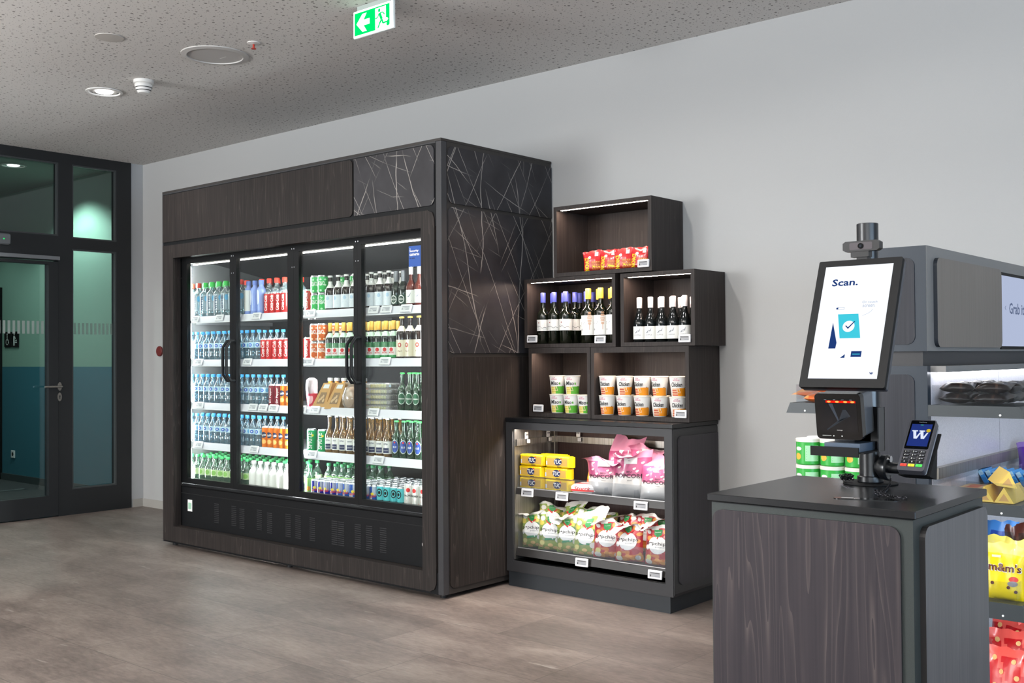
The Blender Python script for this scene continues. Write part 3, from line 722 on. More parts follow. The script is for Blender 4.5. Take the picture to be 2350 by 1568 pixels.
def a_bac(b, mp, h, r):
    b.disc(0, h * .76, .0125, .0125, mp(), RED, 16, 1).text('BACARDI', .05, .011, mp(), INK, 0, h * .56, True)
    for k in range(3): b.poly([(-.012, h * (.44 - .04 * k)), (.012, h * (.44 - .04 * k)), (.012, h * (.44 - .04 * k) + .002), (-.012, h * (.44 - .04 * k) + .002)], mp(), RED)
    for a0 in (-2.1, -.0, 2.1):
        b.poly([(-.03, .01), (0, .01), (0, .018), (-.03, .045)], mp(.0006, a0 + .0), RED).poly([(0, .01), (.03, .01), (.03, .045), (0, .018)], mp(.0006, a0), RED)
K['rum'] = can('white_mix_can', .155, .0295, c_('white can', '#f0eeea', .28), a_bac)
def a_pr(lines, col, disc=None):
    def a(b, mp, z0, z1, r):
        H = z1 - z0
        for i in range(lines):
            z = z1 - H * (.3 + .5 * i / lines); w = .012 + .006 * (i % 2); b.poly([(-w, z), (w, z), (w, z + .0022), (-w, z + .0022)], mp(), col)
        if disc: b.disc(0, z1 - H * .25, .010, .012, mp(), disc, 14, 1)
    return a
K['white_label'] = bottle('beer_bottle', 'beer bottle', .222, .0345, .012, .125, .175, BROWN, WCAP, .012, .0155, (.018, .1, c_('bluish white label', '#e6edf4', .6)), a_pr(4, c_('faint print', '#a9c4dc'), c_('faint blue print', '#b9d3ea')), (.145, .185, WHITEP))
K['foil'] = bottle('foil_neck_bottle', 'bottle', .215, .029, .011, .11, .165, DGREEN, c_('grey foil', '#82858c', .35), .075, .0135, (.02, .075, c_('dark green label', '#123a28')), lambda b, mp, z0, z1, r: b.disc(0, .048, .02, .024, mp(), WHITEP, 18, 2, .8).text('BECKS', .03, .009, mp(), WHITEP, 0, .048, True))
def a_leaf(b, mp, z0, z1, r):
    zc = (z0 + z1) / 2; b.poly([(-.014, zc), (-.002, zc + .006), (.012, zc + .026), (.006, zc + .008), (-.002, zc - .004)], mp(), GRYINK).poly([(-.014, zc - .026), (.014, zc - .026), (.014, zc - .023), (-.014, zc - .023)], mp(), GRYINK)
K['white_wine'] = bottle('wine_bottle', 'wine bottle', .238, .031, .0118, .11, .17, c_('rose wine glass', '#5a2016', .08), WCAP, .05, .0142, (.022, .098, WHITEP), a_leaf)
K['gold_beer'] = bottle('beer_bottle', 'beer bottle', .23, .0295, .0112, .13, .175, DGREEN, GOLD, .052, .0135, (.02, .1, WHITEP),
    lambda b, mp, z0, z1, r: [b.lathe([(r + .001, a), (r + .001, c)], m, 18) for a, c, m in ((.012, .028, GRN_), (.075, .105, c_('beer label green', '#2f7a48')))] and b.disc(0, .06, .012, .012, mp(), RED, 12, 1).text('BECKS', .032, .01, mp(.0016), RED, 0, .042, True), (.14, .168, c_('pale green neck label', '#b9d4bb')))
K['cream_beer'] = bottle('beer_bottle', 'beer bottle', .25, .0335, .0118, .15, .2, BROWN, GOLD, .01, .0148, (.018, .115, CREAM), lambda b, mp, z0, z1, r: b.disc(0, .085, .011, .014, mp(), c_('crest red', '#b84238'), 14, 2, .5).text('Perl', .026, .01, mp(), c_('crest brown', '#8a5a3a'), 0, .05, False, .2), (.165, .196, CREAM))
OV = c_('oval light green label', '#8fb89a', .4)
K['green_beer'] = bottle('beer_bottle', 'beer bottle', .225, .0295, .0118, .115, .17, BGREEN, c_('green crown', '#37a84e'), .009, .0145, (.035, .036, DGREEN), lambda b, mp, z0, z1, r: b.disc(0, .075, .023, .034, mp(.0008), c_('label dark green', '#1c5a38'), 22, 2).disc(0, .075, .023, .034, mp(.0011), c_('label silver', '#c2cfc4'), 22, 1, .86).text('Heineken', .036, .009, mp(.0014), WHITEP, 0, .075, True))
K['green_beer_blue'] = bottle('beer_bottle', 'beer bottle', .222, .029, .0115, .115, .168, BGREEN, c_('green crown', '#37a84e'), .009, .0142, (.035, .036, DGREEN), lambda b, mp, z0, z1, r: b.disc(0, .072, .0235, .04, mp(.0008), c_('label royal blue', '#27479a'), 22, 2).disc(0, .072, .0235, .04, mp(.0011), c_('label silver', '#c2cfc4'), 22, 1, .88).disc(0, .096, .006, .006, mp(.0011), RED, 8, 1).text('0.0', .022, .012, mp(.0014), WHITEP, 0, .07, True))
K['corona'] = bottle('beer_bottle', 'beer bottle', .232, .029, .0105, .105, .165, AMBER, ALU, .008, .0138, (.025, .098, WHITEP), lambda b, mp, z0, z1, r: b.grid(-.02, .02, .03, .06, 4, 1, mp(), NAVY).text('EXTRA', .03, .009, mp(), NAVY, 0, .082, True).text('CORONITA', .034, .006, mp(.0016), WHITEP, 0, .045))
K['green_cap'] = bottle('soft_drink_bottle', 'soft drink bottle', .205, .0335, .0118, .115, .172, GRNB, c_('mid green cap', '#33a45a'), .018, .0152, (.068, .112, c_('lime label', '#cfe6b0', .5)), lambda b, mp, z0, z1, r: b.disc(0, .09, .018, .016, mp(), c_('leaf print', '#8cc45c'), 14, 2))
K['milk'] = bottle('milk_drink_bottle', 'bottle', .198, .0335, .0125, .12, .165, c_('milky plastic', '#e9e8e4', .3), WCAP, .02, .0165, (.01, .118, c_('white sleeve', '#f3f1ec', .5)), a_pr(3, c_('beige print', '#cfc2b4')))
def a_tea(b, mp, z0, z1, r): b.disc(.0, .06, .016, .014, mp(), c_('orange fruit print', '#f09a2c'), 14, 2).disc(-.012, .095, .012, .01, mp(), c_('leaf print', '#8cc45c'), 12, 1)
K['tea'] = bottle('iced_tea_bottle', 'bottle', .205, .032, .0118, .125, .172, GRNB, c_('deep green cap', '#1f8a4c'), .018, .0152, (.03, .125, c_('lime green sleeve', '#8ccf5c', .45)), a_tea)
K['juice'] = bottle('juice_bottle', 'bottle', .185, .03, .014, .11, .155, c_('orange juice', '#d98a1e', .2), WCAP, .02, .018, (.04, .1, c_('juice label', '#e4a83a')))

def row(kn, desc, xs, z, shelf, y0=4.25, nrow=1, dy=None, group=None, r0=1, stack=1, rot=(5, 35), back=None):
    k = K[kn]; dy = dy or .07
    for j in range(nrow):
        xx = xs if j == 0 or back is None else back
        n = [0, 0]
        for x in sorted(xx):
            for s in range(stack):
                if vacant(k): continue
                hgt = .1145 * s
                rn = 'front' if r0 + j == 1 else ORD[r0 + j - 1]
                st = (', lower', ', upper')[s] if stack > 1 else ''
                lab = f'{desc}{st}, {ORD[n[s]]} from left, {rn} row, {shelf} fridge shelf'; n[s] += 1
                put(k, (x + random.uniform(-.0015, .0015), y0 + j * dy, z + hgt), lab, group, R(random.uniform(*rot)), False)
def seq(x0, n, p): return [x0 + i * p for i in range(n)]
Z1, Z2, Z3, Z4, Z5 = 1.576, 1.274, .974, .697, .4075
# top shelf
row('sport_red', 'clear bottle with red sport cap', [-6.64, -6.556], Z1, 'top', nrow=1, group='sport cap bottles')
row('sport_green', 'clear bottle with green sport cap', seq(-6.472, 5, .084), Z1, 'top', group='sport cap bottles')
row('sport_red', 'clear bottle with red sport cap, right cluster', [-6.052], Z1, 'top', group='sport cap bottles')
row('sport_green', 'clear bottle with green sport cap', seq(-6.60, 6, .084), Z1, 'top', 4.328, r0=2, group='sport cap bottles')
row('sport_red', 'clear bottle with red sport cap', seq(-6.09, 7, .084), Z1, 'top', 4.328, r0=2, group='sport cap bottles')
row('sport_red', 'clear bottle with red sport cap', seq(-6.02, 6, .084), Z1, 'top', 4.406, r0=3, group='sport cap bottles')
row('bluew', 'blue bottle with white front panel', [-5.962], Z1, 'top')
row('blue', 'periwinkle blue bottle', seq(-5.892, 2, .07), Z1, 'top', group='periwinkle blue bottles')
row('cola', 'red cola can', seq(-5.745, 6, .0605), Z1, 'top', group='red cola cans on the top shelf')
put(K['cola'], (-5.335 + .012, 4.248, Z1), 'red cola can beside the stacked green cans on the top fridge shelf', 'red cola cans on the top shelf', R(20))
row('green_can', 'green can', [-5.255, -5.186], Z1, 'top', stack=2, group='stacked green cans')
row('green_can', 'green can', [-5.14, -5.02], Z1, 'top', 4.37, r0=3, stack=2, group='stacked green cans')
row('white_label', 'brown beer bottle with white labels', seq(-5.112, 8, .0755), Z1, 'top', nrow=1, group='white labelled beer bottles')
row('white_label', 'brown beer bottle with white labels', seq(-4.93, 6, .0755), Z1, 'top', 4.325, r0=2, group='white labelled beer bottles')
row('foil', 'dark bottle with grey foil neck', [-4.515, -4.453], Z1, 'top', 4.244, group='grey foil bottles')
row('white_wine', 'small wine bottle with white capsule', [-4.388, -4.322, -4.256, -4.19], Z1, 'top', 4.244, group='small wine bottles in the fridge')
# second shelf
row('water', 'water bottle with blue cap', seq(-6.645, 13, .0665), Z2, 'second', group='blue capped water bottles')
row('water', 'water bottle with blue cap', seq(-6.612, 17, .0665), Z2, 'second', 4.322, r0=2, group='blue capped water bottles')
row('cola', 'red cola can', seq(-5.785, 7, .0605), Z2, 'second', group='red cola cans on the second shelf')
put(K['cola'], (-5.327, 4.248, Z2), 'red cola can beside the stacked orange cans on the second fridge shelf', 'red cola cans on the second shelf', R(22))
row('orange_short', 'orange can with white print', [-5.262, -5.193], Z2, 'second', stack=2, group='stacked orange cans')
row('orange_short', 'orange can with white print', [-5.155, -5.08], Z2, 'second', 4.325, r0=2, stack=2, group='stacked orange cans')
row('gold_beer', 'green beer bottle with gold foil neck', seq(-5.118, 10, .0635), Z2, 'second', group='gold necked beer bottles')
row('gold_beer', 'green beer bottle with gold foil neck', seq(-5.02, 8, .0635), Z2, 'second', 4.316, r0=2, group='gold necked beer bottles')
row('cream_beer', 'brown beer bottle with cream labels', seq(-4.468, 4, .0705), Z2, 'second', 4.244, group='cream labelled beer bottles')
# third shelf
row('water', 'water bottle with blue cap', seq(-6.645, 14, .0665), Z3, 'third', group='blue capped water bottles')
row('water', 'water bottle with blue cap', seq(-6.612, 17, .0665), Z3, 'third', 4.322, r0=2, group='blue capped water bottles')
row('maroon', 'maroon can', seq(-5.70, 2, .0605), Z3, 'third', group='maroon cans')
row('orange', 'orange soda can', seq(-5.578, 3, .0605), Z3, 'third', group='orange soda cans on the third shelf')
row('juice', 'orange juice bottle with white cap', seq(-5.32, 6, .065), Z3, 'third', 4.42, r0=2, group='juice bottles')
row('green_beer', 'green beer bottle with oval label', seq(-4.468, 5, .0635), Z3, 'third', 4.244, group='green beer bottles with oval labels')
row('green_beer', 'green beer bottle with oval label', seq(-4.44, 3, .066), Z3, 'third', 4.315, r0=2, group='green beer bottles with oval labels')
# fourth shelf
row('water', 'water bottle with blue cap', seq(-6.645, 13, .0665), Z4, 'fourth', group='blue capped water bottles')
row('water', 'water bottle with blue cap', seq(-6.612, 17, .0665), Z4, 'fourth', 4.322, r0=2, group='blue capped water bottles')
row('orange', 'orange soda can', seq(-5.775, 6, .0605), Z4, 'fourth', group='orange soda cans on the fourth shelf')
put(K['sprite'], (-5.300, 4.25, Z4), 'left of two green lemon soda cans on the fourth fridge shelf', 'green lemon soda cans', R(25))
put(K['sprite'], (-5.195, 4.25, Z4), 'right of two green lemon soda cans on the fourth fridge shelf', 'green lemon soda cans', R(15))
row('corona', 'clear long neck beer bottle', seq(-5.125, 9, .066), Z4, 'fourth', group='clear long neck beer bottles')
row('corona', 'clear long neck beer bottle', seq(-5.09, 9, .066), Z4, 'fourth', 4.315, r0=2, group='clear long neck beer bottles')
row('green_beer_blue', 'green beer bottle with blue oval label', seq(-4.525, 6, .0645), Z4, 'fourth', group='green beer bottles with blue labels')
row('green_beer_blue', 'green beer bottle with blue oval label', seq(-4.49, 4, .0645), Z4, 'fourth', 4.315, r0=2, group='green beer bottles with blue labels')
# bottom shelf
row('green_cap', 'clear bottle with green cap', seq(-6.645, 10, .0735), Z5, 'bottom', nrow=1, group='green capped bottles')
for j in range(1, 4): row('green_cap', 'clear bottle with green cap', seq(-6.63, 16, .0735), Z5, 'bottom', 4.25 + .075 * j, r0=j + 1, group='green capped bottles')
row('milk', 'white bottle with white cap', seq(-5.905, 6, .072), Z5, 'bottom', 4.248, group='white bottles on the bottom shelf')
row('tea', 'iced tea bottle with green cap', [-5.318], Z5, 'bottom', 4.25, group='iced tea bottles')
row('tea', 'iced tea bottle with green cap', seq(-5.318, 6, .0665), Z5, 'bottom', 4.40, r0=3, group='iced tea bottles')
row('tea', 'iced tea bottle with green cap', seq(-5.318, 7, .0665), Z5, 'bottom', 4.48, r0=4, group='iced tea bottles')
for j in range(3): row('energy_a', 'dark blue and silver energy can', seq(-5.255, 4, .0605), Z5, 'bottom', 4.242 + .0585 * j, r0=j + 1, group='energy drink cans')
row('tea', 'iced tea bottle with green cap', seq(-5.318, 7, .0665), Z5, 'bottom', 4.56, r0=5, group='iced tea bottles')
for j in range(7): row('energy_b', 'light blue and silver energy can', seq(-5.013, 6, .0605), Z5, 'bottom', 4.242 + .0585 * j, r0=j + 1, group='energy drink cans')
for j in range(7): row('teal', 'teal and black can', seq(-4.65, 4, .0580), Z5, 'bottom', 4.242 + .0585 * j, r0=j + 1, group='teal cans')
for j in range(6): row('rum', 'tall white can with red dot', seq(-4.415, 4, .063), Z5, 'bottom', 4.244 + .0615 * j, r0=j + 1, group='tall white cans')

# food on the third shelf
KR = c_('kraft cardboard', '#c79a5e', .7); KRD = c_('sandwich window filling', '#8a6a44', .5)
pc = Kind('dessert_cup', 'dessert cup')
pc.p('cup', MB().lathe([(0, 0), (.026, 0), (.036, .09), (.038, .125), (.036, .16)], [c_('berry layer', '#c0304c')] * 2 + [GLASS('clear cup', '#f4eef0', .08, .3, '#f6e8ea'), GLASS('clear cup', '#f4eef0', .08, .3)], 18).disc(0, .06, .02, .035, cylmap(.033, .001), c_('pale pink print', '#f3b8c4'), 14, 2))
pc.p('lid', MB().lathe([(.037, .155), (.034, .175), (.018, .188), (0, .19)], GLASS('clear cup', '#f4eef0', .08, .3), 18))
put(pc, (-5.305, 4.255, Z3), 'clear dessert cup with pink berry filling on the third fridge shelf', None, R(30))
we = Kind('sandwich_wedge', 'sandwich')
b = MB(); V = [(-.08, -.06), (.08, -.06), (.0, -.0)]
b.add([(-.075, -.05, 0), (.035, -.05, 0), (.035, .05, 0), (-.075, .05, 0), (.02, -.045, .158), (.085, -.045, .158), (.085, .05, .158), (.02, .05, .158)], [(0, 3, 2, 1), (4, 5, 6, 7), (0, 1, 5, 4), (1, 2, 6, 5), (2, 3, 7, 6), (3, 0, 4, 7)], KR)
def wf(u, v):  # front face map, v up the slanted pack
    return Vector((-.02 + .0725 * v / .158 + u * (1 - .4 * v / .158), -.0512 + .005 * v / .158, v))
b.poly([(-.03, .03), (.03, .03), (.03, .10), (-.03, .10)], wf, KRD)
for i in range(4): b.disc(-.018 + .012 * i, .05 + .012 * (i % 3), .009, .012, lambda u, v: wf(u, v) + Vector((0, -.0006, 0)), c_('bread crust', '#c9a574'), 10, 1)
b.poly([(-.032, .125), (.032, .125), (.032, .150), (-.032, .150)], wf, c_('wedge label', '#dcdfe0'))
we.p('carton', b)
put(we, (-5.18, 4.262, Z3), 'left kraft cardboard sandwich wedge on the third fridge shelf', 'sandwich wedges', R(14))
put(we, (-5.055, 4.262, Z3), 'right kraft cardboard sandwich wedge on the third fridge shelf', 'sandwich wedges', R(14))
bg = Kind('bread_roll_bag', 'bread roll')
bg.p('roll', MB().lathe([(0, .002), (.03, .004), (.052, .03), (.055, .07), (.045, .11), (.02, .135), (0, .138)], c_('bread roll', '#c9a27c', .7), 18))
bg.p('wrapper', MB().lathe([(0, 0), (.045, 0), (.066, .03), (.068, .08), (.05, .13), (.03, .14), (.055, .165)], GLASS('crinkled clear film', '#f6f2ee', .16, .22, '#efe4d8', .12), 9))
put(bg, (-4.93, 4.27, Z3), 'bread roll in clear film bag on the third fridge shelf')
tr = Kind('snack_tray', 'snack tray')
b = MB().bbox(-.12, .12, -.055, .055, 0, .032, GLASS('clear tray', '#f2f2ee', .1, .22), .008)
cs = (c_('pink radish', '#d98a9a'), c_('cream dip', '#eee4d0'), c_('yellow grape', '#d8c64a'), c_('yellow grape', '#d8c64a'), c_('green grape', '#b7b83e'), c_('brown nuts', '#4a3a2c'))
tr.p('tray', b)
f_ = MB()
for i in range(12):
    for j in range(4): f_.lathe([(0, .003), (.008, .006), (.0098, .013), (.008, .022), (0, .025)], cs[min(5, i // 2)], 7, (-.11 + .02 * i, -.041 + .026 * j, 0))
tr.p('filling', f_)
for i in range(5): put(tr, (-4.69, 4.275, Z3 + .0325 * i), f'clear snack tray of pink, white and yellow bites, {ORD[i]} from the bottom of its stack', 'stacked snack trays', R(8 + 2 * (i % 2)))
# ------------------------------------------------------------------ stacked display boxes
LEDB = EM('box led', '#ffe2cc', 125)
def display_box(x0, x1, z0, z1, y0, label, led=True):
    t = .022; cx, cz = (x0 + x1) / 2, z0; r = thing('display_box', label, 'display box', (cx, y0, z0), (0, 0, 0), 'stacked open display boxes')
    a, c, h, d = x0 - cx, x1 - cx, z1 - z0, WALL - .008 - y0
    b = MB().box(a, c, 0, d, 0, t, WOODB).box(a, c, 0, d, h - t, h, WOODB).box(a, a + t, 0, d, t, h - t, WOODB).box(c - t, c, 0, d, t, h - t, WOODB)
    if not led: b.box(a + t, c - t, 0, .010, h - t - .009, h - t, WOODB)
    part('carcass', b, r); part('back_panel', MB().box(a + t, c - t, d - .02, d - .005, t, h - t, WOODB), r)
    part('led_strip', MB().box(a + t + .02, c - t - .004, .012, .026, h - t - .0008, h - t - .0003, LEDB), r, 'thin lit strip under the top board')
    return r
BY = 4.735
display_box(-3.729, -3.069, 1.738, 2.138, BY, 'topmost open dark wood display box holding red snack bags', True)
display_box(-3.951, -3.306, 1.337, 1.736, BY, 'open dark wood box with blue and gold capped wine bottles')
display_box(-3.272, -2.811, 1.337, 1.732, BY, 'open dark wood box with white capped wine bottles')
display_box(-3.921, -3.478, .939, 1.335, BY, 'open dark wood box with miso noodle cups', False)
display_box(-3.474, -2.849, .939, 1.335, BY, 'open dark wood box with chicken noodle cups', False)
for p, l in (((-3.117, BY - .001, 1.778), 'price tag in front of the red snack bags in the topmost display box'), ((-3.888, BY - .001, 1.388), 'left price tag under the blue capped wine bottles'),
             ((-3.404, BY - .001, 1.377), 'price tag under the gold capped wine bottles'), ((-2.868, BY - .001, 1.374), 'price tag under the white capped wine bottles'),
             ((-3.846, BY - .001, .988), 'price tag at the left of the miso noodle cups'), ((-2.896, BY - .001, .982), 'price tag at the right end of the chicken noodle cups')):
    put(TGB, p, l, 'price tags on the display boxes', (R(-4), 0, R(3)))
BCAP = c_('violet blue capsule', '#4a53b0', .35); YCAP = c_('yellow gold capsule', '#e6b243', .35); PCAP = c_('pearl capsule', '#e4dfe2', .35)
def a_hills(b, mp, z0, z1, r):
    zc = z0 + (z1 - z0) * .32
    pts = [(-.04 + .008 * i, zc + .004 * sin(i * 1.7) + .004 * sin(i * .6)) for i in range(11)]
    for (u, v), (u2, v2) in zip(pts, pts[1:]): b.poly([(u, v), (u2, v2), (u2, v2 + .002), (u, v + .002)], mp(), INK)
    b.disc(-.01, z1 - .018, .004, .004, mp(), c_('dusty red print', '#b06a60'), 8, 1)
    for k in range(2): b.poly([(-.02, z1 - .034 - .008 * k), (.012, z1 - .034 - .008 * k), (.012, z1 - .032 - .008 * k), (-.02, z1 - .032 - .008 * k)], mp(), c_('thin print', '#b3aeb0'))
def a_tree(b, mp, z0, z1, r):
    tan = c_('tan drawing', '#d0a07a')
    for i in range(4):
        for j in range(5): b.disc(.028 + (i - 1.5) * .0068 * (1 - abs(j - 2) * .22), z0 + .065 + j * .0145, .0032, .0062, mp(), tan, 8, 1, .5)
    b.poly([(.027, z0 + .03), (.0295, z0 + .03), (.0295, z0 + .07), (.027, z0 + .07)], mp(), tan)
    for k, w in ((0, .03), (1, .024)): b.poly([(-.032, z0 + .07 - .008 * k), (-.032 + w, z0 + .07 - .008 * k), (-.032 + w, z0 + .0725 - .008 * k), (-.032, z0 + .0725 - .008 * k)], mp(), INK)
    b.disc(-.024, z0 + .03, .004, .006, mp(), GRYINK, 8, 1)
def a_leaf2(b, mp, z0, z1, r):
    zc = z0 + (z1 - z0) * .62
    b.poly([(-.018, zc - .012), (-.004, zc + .002), (.008, zc + .004), (.016, zc + .018), (.012, zc), (.002, zc - .008), (-.008, zc - .010)], mp(), GRYINK).text('DOPPLE', .036, .007, mp(), GRYINK, 0, z0 + .022)
K['blue_wine'] = bottle('wine_bottle', 'wine bottle', .298, .0375, .0135, .165, .215, WINEG, BCAP, .058, .0155, (.075, .14, WHITEP), a_hills)
K['gold_wine'] = bottle('wine_bottle', 'wine bottle', .308, .0395, .0138, .175, .225, WINEG, YCAP, .06, .0165, (.045, .155, WHITEP), a_tree)
K['pearl_wine'] = bottle('wine_bottle', 'wine bottle', .242, .0335, .0125, .095, .18, c_('black wine glass', '#0c1112', .07), PCAP, .058, .0148, (.016, .085, WHITEP), a_leaf2)
W1 = 1.3595
def wrow(kn, desc, xs, y, rn, z, grp, rot=(8, 22)):
    for i, x in enumerate(xs): put(K[kn], (x, y, z), f'{desc}, {ORD[i]} from the left in the {rn} row', grp, R(random.uniform(*rot)))
wrow('blue_wine', 'dark wine bottle with violet blue capsule', [-3.858, -3.776, -3.692], 4.795, 'front', W1, 'blue capped wine bottles')
wrow('blue_wine', 'dark wine bottle with violet blue capsule', [-3.852, -3.770, -3.688, -3.606], 4.877, 'second', W1, 'blue capped wine bottles')
wrow('blue_wine', 'dark wine bottle with violet blue capsule', [-3.80, -3.715, -3.62], 4.96, 'third', W1, 'blue capped wine bottles')
wrow('gold_wine', 'wine bottle with yellow gold capsule', [-3.532, -3.446, -3.362], 4.795, 'front', W1, 'gold capped wine bottles', (4, 10))
wrow('gold_wine', 'wine bottle with yellow gold capsule', [-3.52, -3.436], 4.88, 'second', W1, 'gold capped wine bottles')
wrow('pearl_wine', 'small dark wine bottle with white capsule', [-3.186, -3.115, -3.044, -2.973, -2.902], 4.79, 'front', W1, 'white capped small wine bottles', (10, 16))
wrow('pearl_wine', 'small dark wine bottle with white capsule', [-3.10, -3.027, -2.954, -2.88], 4.865, 'second', W1, 'white capped small wine bottles')
wrow('pearl_wine', 'small dark wine bottle with white capsule', [-3.02, -2.945, -2.872], 4.94, 'third', W1, 'white capped small wine bottles')
# noodle cups
def cup(word, accent, food, blob):
    k = Kind('noodle_cup', 'noodle cup'); h = .107; r0, r1 = .035, .047
    rf = lambda v: r0 + (r1 - r0) * min(max(v, 0), h) / h
    W = c_('cup white', '#efeeea', .45); b = MB()
    b.lathe([(0, .002), (r0 - .002, 0), (r0, .003), (rf(.045), .045), (rf(h * .96), h * .96)], W, 28)
    m = cylmap(rf, .0006)
    b.grid(.004, .062, .004, .046, 6, 3, m, accent).grid(-.028, .004, .004, .044, 4, 3, m, food)
    for i in range(14): b.disc(-.025 + .0062 * (i % 5), .009 + .0125 * (i // 5), .0042, .0028, cylmap(rf, .0012), blob, 8, 1)
    b.poly([(-.006, .046), (.012, .046), (.018, .02), (.002, .02)], cylmap(rf, .0014), c_('cup steam beige', '#e6c9a8'))
    b.poly([(.014, .036), (.052, .05), (.052, .047), (.015, .033)], cylmap(rf, .0016), c_('chopstick brown', '#4a2f1c'))
    b.text(word, .062 if len(word) > 4 else .05, .024 if len(word) > 4 else .022, cylmap(rf, .001), INK, -.002, .064, True, .18)
    b.text('CUP', .02, .006, m, c_('dusty pink print', '#cf6f8c'), -.006, .094, True).text('NOODLES', .036, .007, m, c_('dusty pink print', '#cf6f8c'), -.004, .086, True)
    if word == 'Miso': b.grid(.026, .034, .056, .068, 1, 1, m, accent)
    k.p('cup_body', b)
    k.p('lid', MB().lathe([(0, h), (r1 - .002, h), (r1 + .0015, h - .0012), (r1 + .0015, h - .004), (rf(h * .96) + .0002, h - .005)], c_('cup rim', '#e8e2d4', .4), 28)); return k
MISO = cup('Miso', c_('spring green', '#58a832'), c_('soup yellow', '#d8c060'), c_('noodle yellow', '#e8dc84'))
CHK = cup('Chicken', c_('carrot orange', '#e8921c'), c_('chicken beige', '#dcae8a'), c_('chicken red', '#b8402c'))
Z0 = .962
for i, x in enumerate((-3.752, -3.652, -3.553)): put(MISO, (x, 4.79, Z0), f'miso noodle cup, lower tier, {ORD[i]} from the left', 'miso noodle cups', R((16, 6, 10)[i]))
for i, x in enumerate((-3.752, -3.645)): put(MISO, (x, 4.79, Z0 + .1075), f'miso noodle cup, upper tier, {("left", "right")[i]} one', 'miso noodle cups', R((14, 18)[i]))
for i, x in enumerate((-3.402, -3.288, -3.172, -3.062, -2.948)): put(CHK, (x, 4.79, Z0), f'chicken noodle cup, lower tier, {ORD[i]} from the left', 'chicken noodle cups', R((0, 2, 2, 22, 26)[i]))
for i, x in enumerate((-3.402, -3.288, -3.172, -3.062, -2.948)): put(CHK, (x, 4.792, Z0 + .1075), f'chicken noodle cup, upper tier, {ORD[i]} from the left', 'chicken noodle cups', R((10, 32, -2, -4, 22)[i]))
for i, x in enumerate((-3.35, -3.24, -3.12, -3.0)): put(CHK, (x, 4.90, Z0), f'chicken noodle cup in the second row behind, {ORD[i]} from the left', 'chicken noodle cups', R(-20))

# ------------------------------------------------------------------ bags
def bag(name, cat, w, h, d, seed, base, art, lean=.0, wave=.014, dx=0, bulge=2.4, flop=0.):
    k = Kind(name, cat); rnd = random.Random(seed); ph = [rnd.uniform(0, 6) for _ in range(6)]
    def S(u, v, s):
        uu = max(-1, min(1, u)); vv = max(0, min(1, v))
        g = min(1, (vv / .14 + .02)) ** .5 * (1 - vv ** 3.2)
        t = d / 2 * max(0, 1 - abs(uu) ** bulge) ** .55 * g
        cr = .075 * d * (sin(5 * uu + ph[0] + 3 * vv) + .8 * sin(9 * vv + ph[1] + 2 * uu) + .6 * sin(13 * uu * vv + ph[2]) + .5 * sin(17 * uu + 8 * vv + ph[3])) * (1 - uu * uu) * (.35 + .65 * vv) * (.3 + min(1, 1.6 * abs(uu)) * .7 + .5 * vv ** 4)
        y = s * t + cr + wave * sin(2.6 * uu + ph[3]) * vv ** 4 + lean * vv * vv * h
        x = w / 2 * uu * (1 - .07 * sin(pi * vv) * (1 if vv < .9 else .8)) + dx * vv * vv
        z = h * vv + .03 * h * sin(2.2 * uu + ph[4]) * vv ** 6 + .016 * h * sin(9 * uu + ph[5]) * vv ** 8
        if flop and vv > .76:
            q = (vv - .76) / .24; k_ = flop * h * q * q * (.6 + .4 * sin(2.4 * uu + ph[1])); y -= k_; z -= k_ * .45 + .02 * h * q * sin(3.1 * uu + ph[2])
        return Vector((x, y, z))
    nu, nv = 14, 18; v = []; f = []; m = []
    for s in (-1, 1):
        b0 = len(v)
        for j in range(nv + 1):
            for i in range(nu + 1): v.append(S(-1 + 2 * i / nu, j / nv, s))
        for j in range(nv):
            for i in range(nu):
                q = (b0 + j * (nu + 1) + i, b0 + j * (nu + 1) + i + 1, b0 + (j + 1) * (nu + 1) + i + 1, b0 + (j + 1) * (nu + 1) + i)
                f.append(q if s < 0 else q[::-1]); m.append(base(-1 + 2 * (i + .5) / nu, (j + .5) / nv, s))
    n = (nu + 1) * (nv + 1)
    for i in range(nu): f.append((i + 1, i, n + i, n + i + 1)); m.append(base(0, 0, -1))
    b = MB().add(v, f, m, True)
    def mk(off=.0018):
        def fn(x, z): return S(2 * x / w, z / h, -1) + Vector((0, -off, 0))
        fn.curved = True; return fn
    if art: art(b, mk, w, h)
    k.p(name, b); return k
def FOIL(n, c): return M(n, c, .28, .0, 0, .7, .35)
CHW = FOIL('pearl bag foil', '#e8e8e4'); CHG = FOIL('olive green bag foil', '#92a656'); CHG2 = FOIL('leaf green bag foil', '#3f7a3a'); CHY = FOIL('lemon bag foil', '#d8c85a')
CHR = FOIL('pepper red bag foil', '#b8303a'); CHO = FOIL('chip orange bag foil', '#e09a4c'); CHL = FOIL('chip beige foil', '#dcb878')
def base_pop(a, b_, c):
    def f(u, v, s):
        if v > .87 + .03 * sin(7 * u): return CHW
        return a
    return f
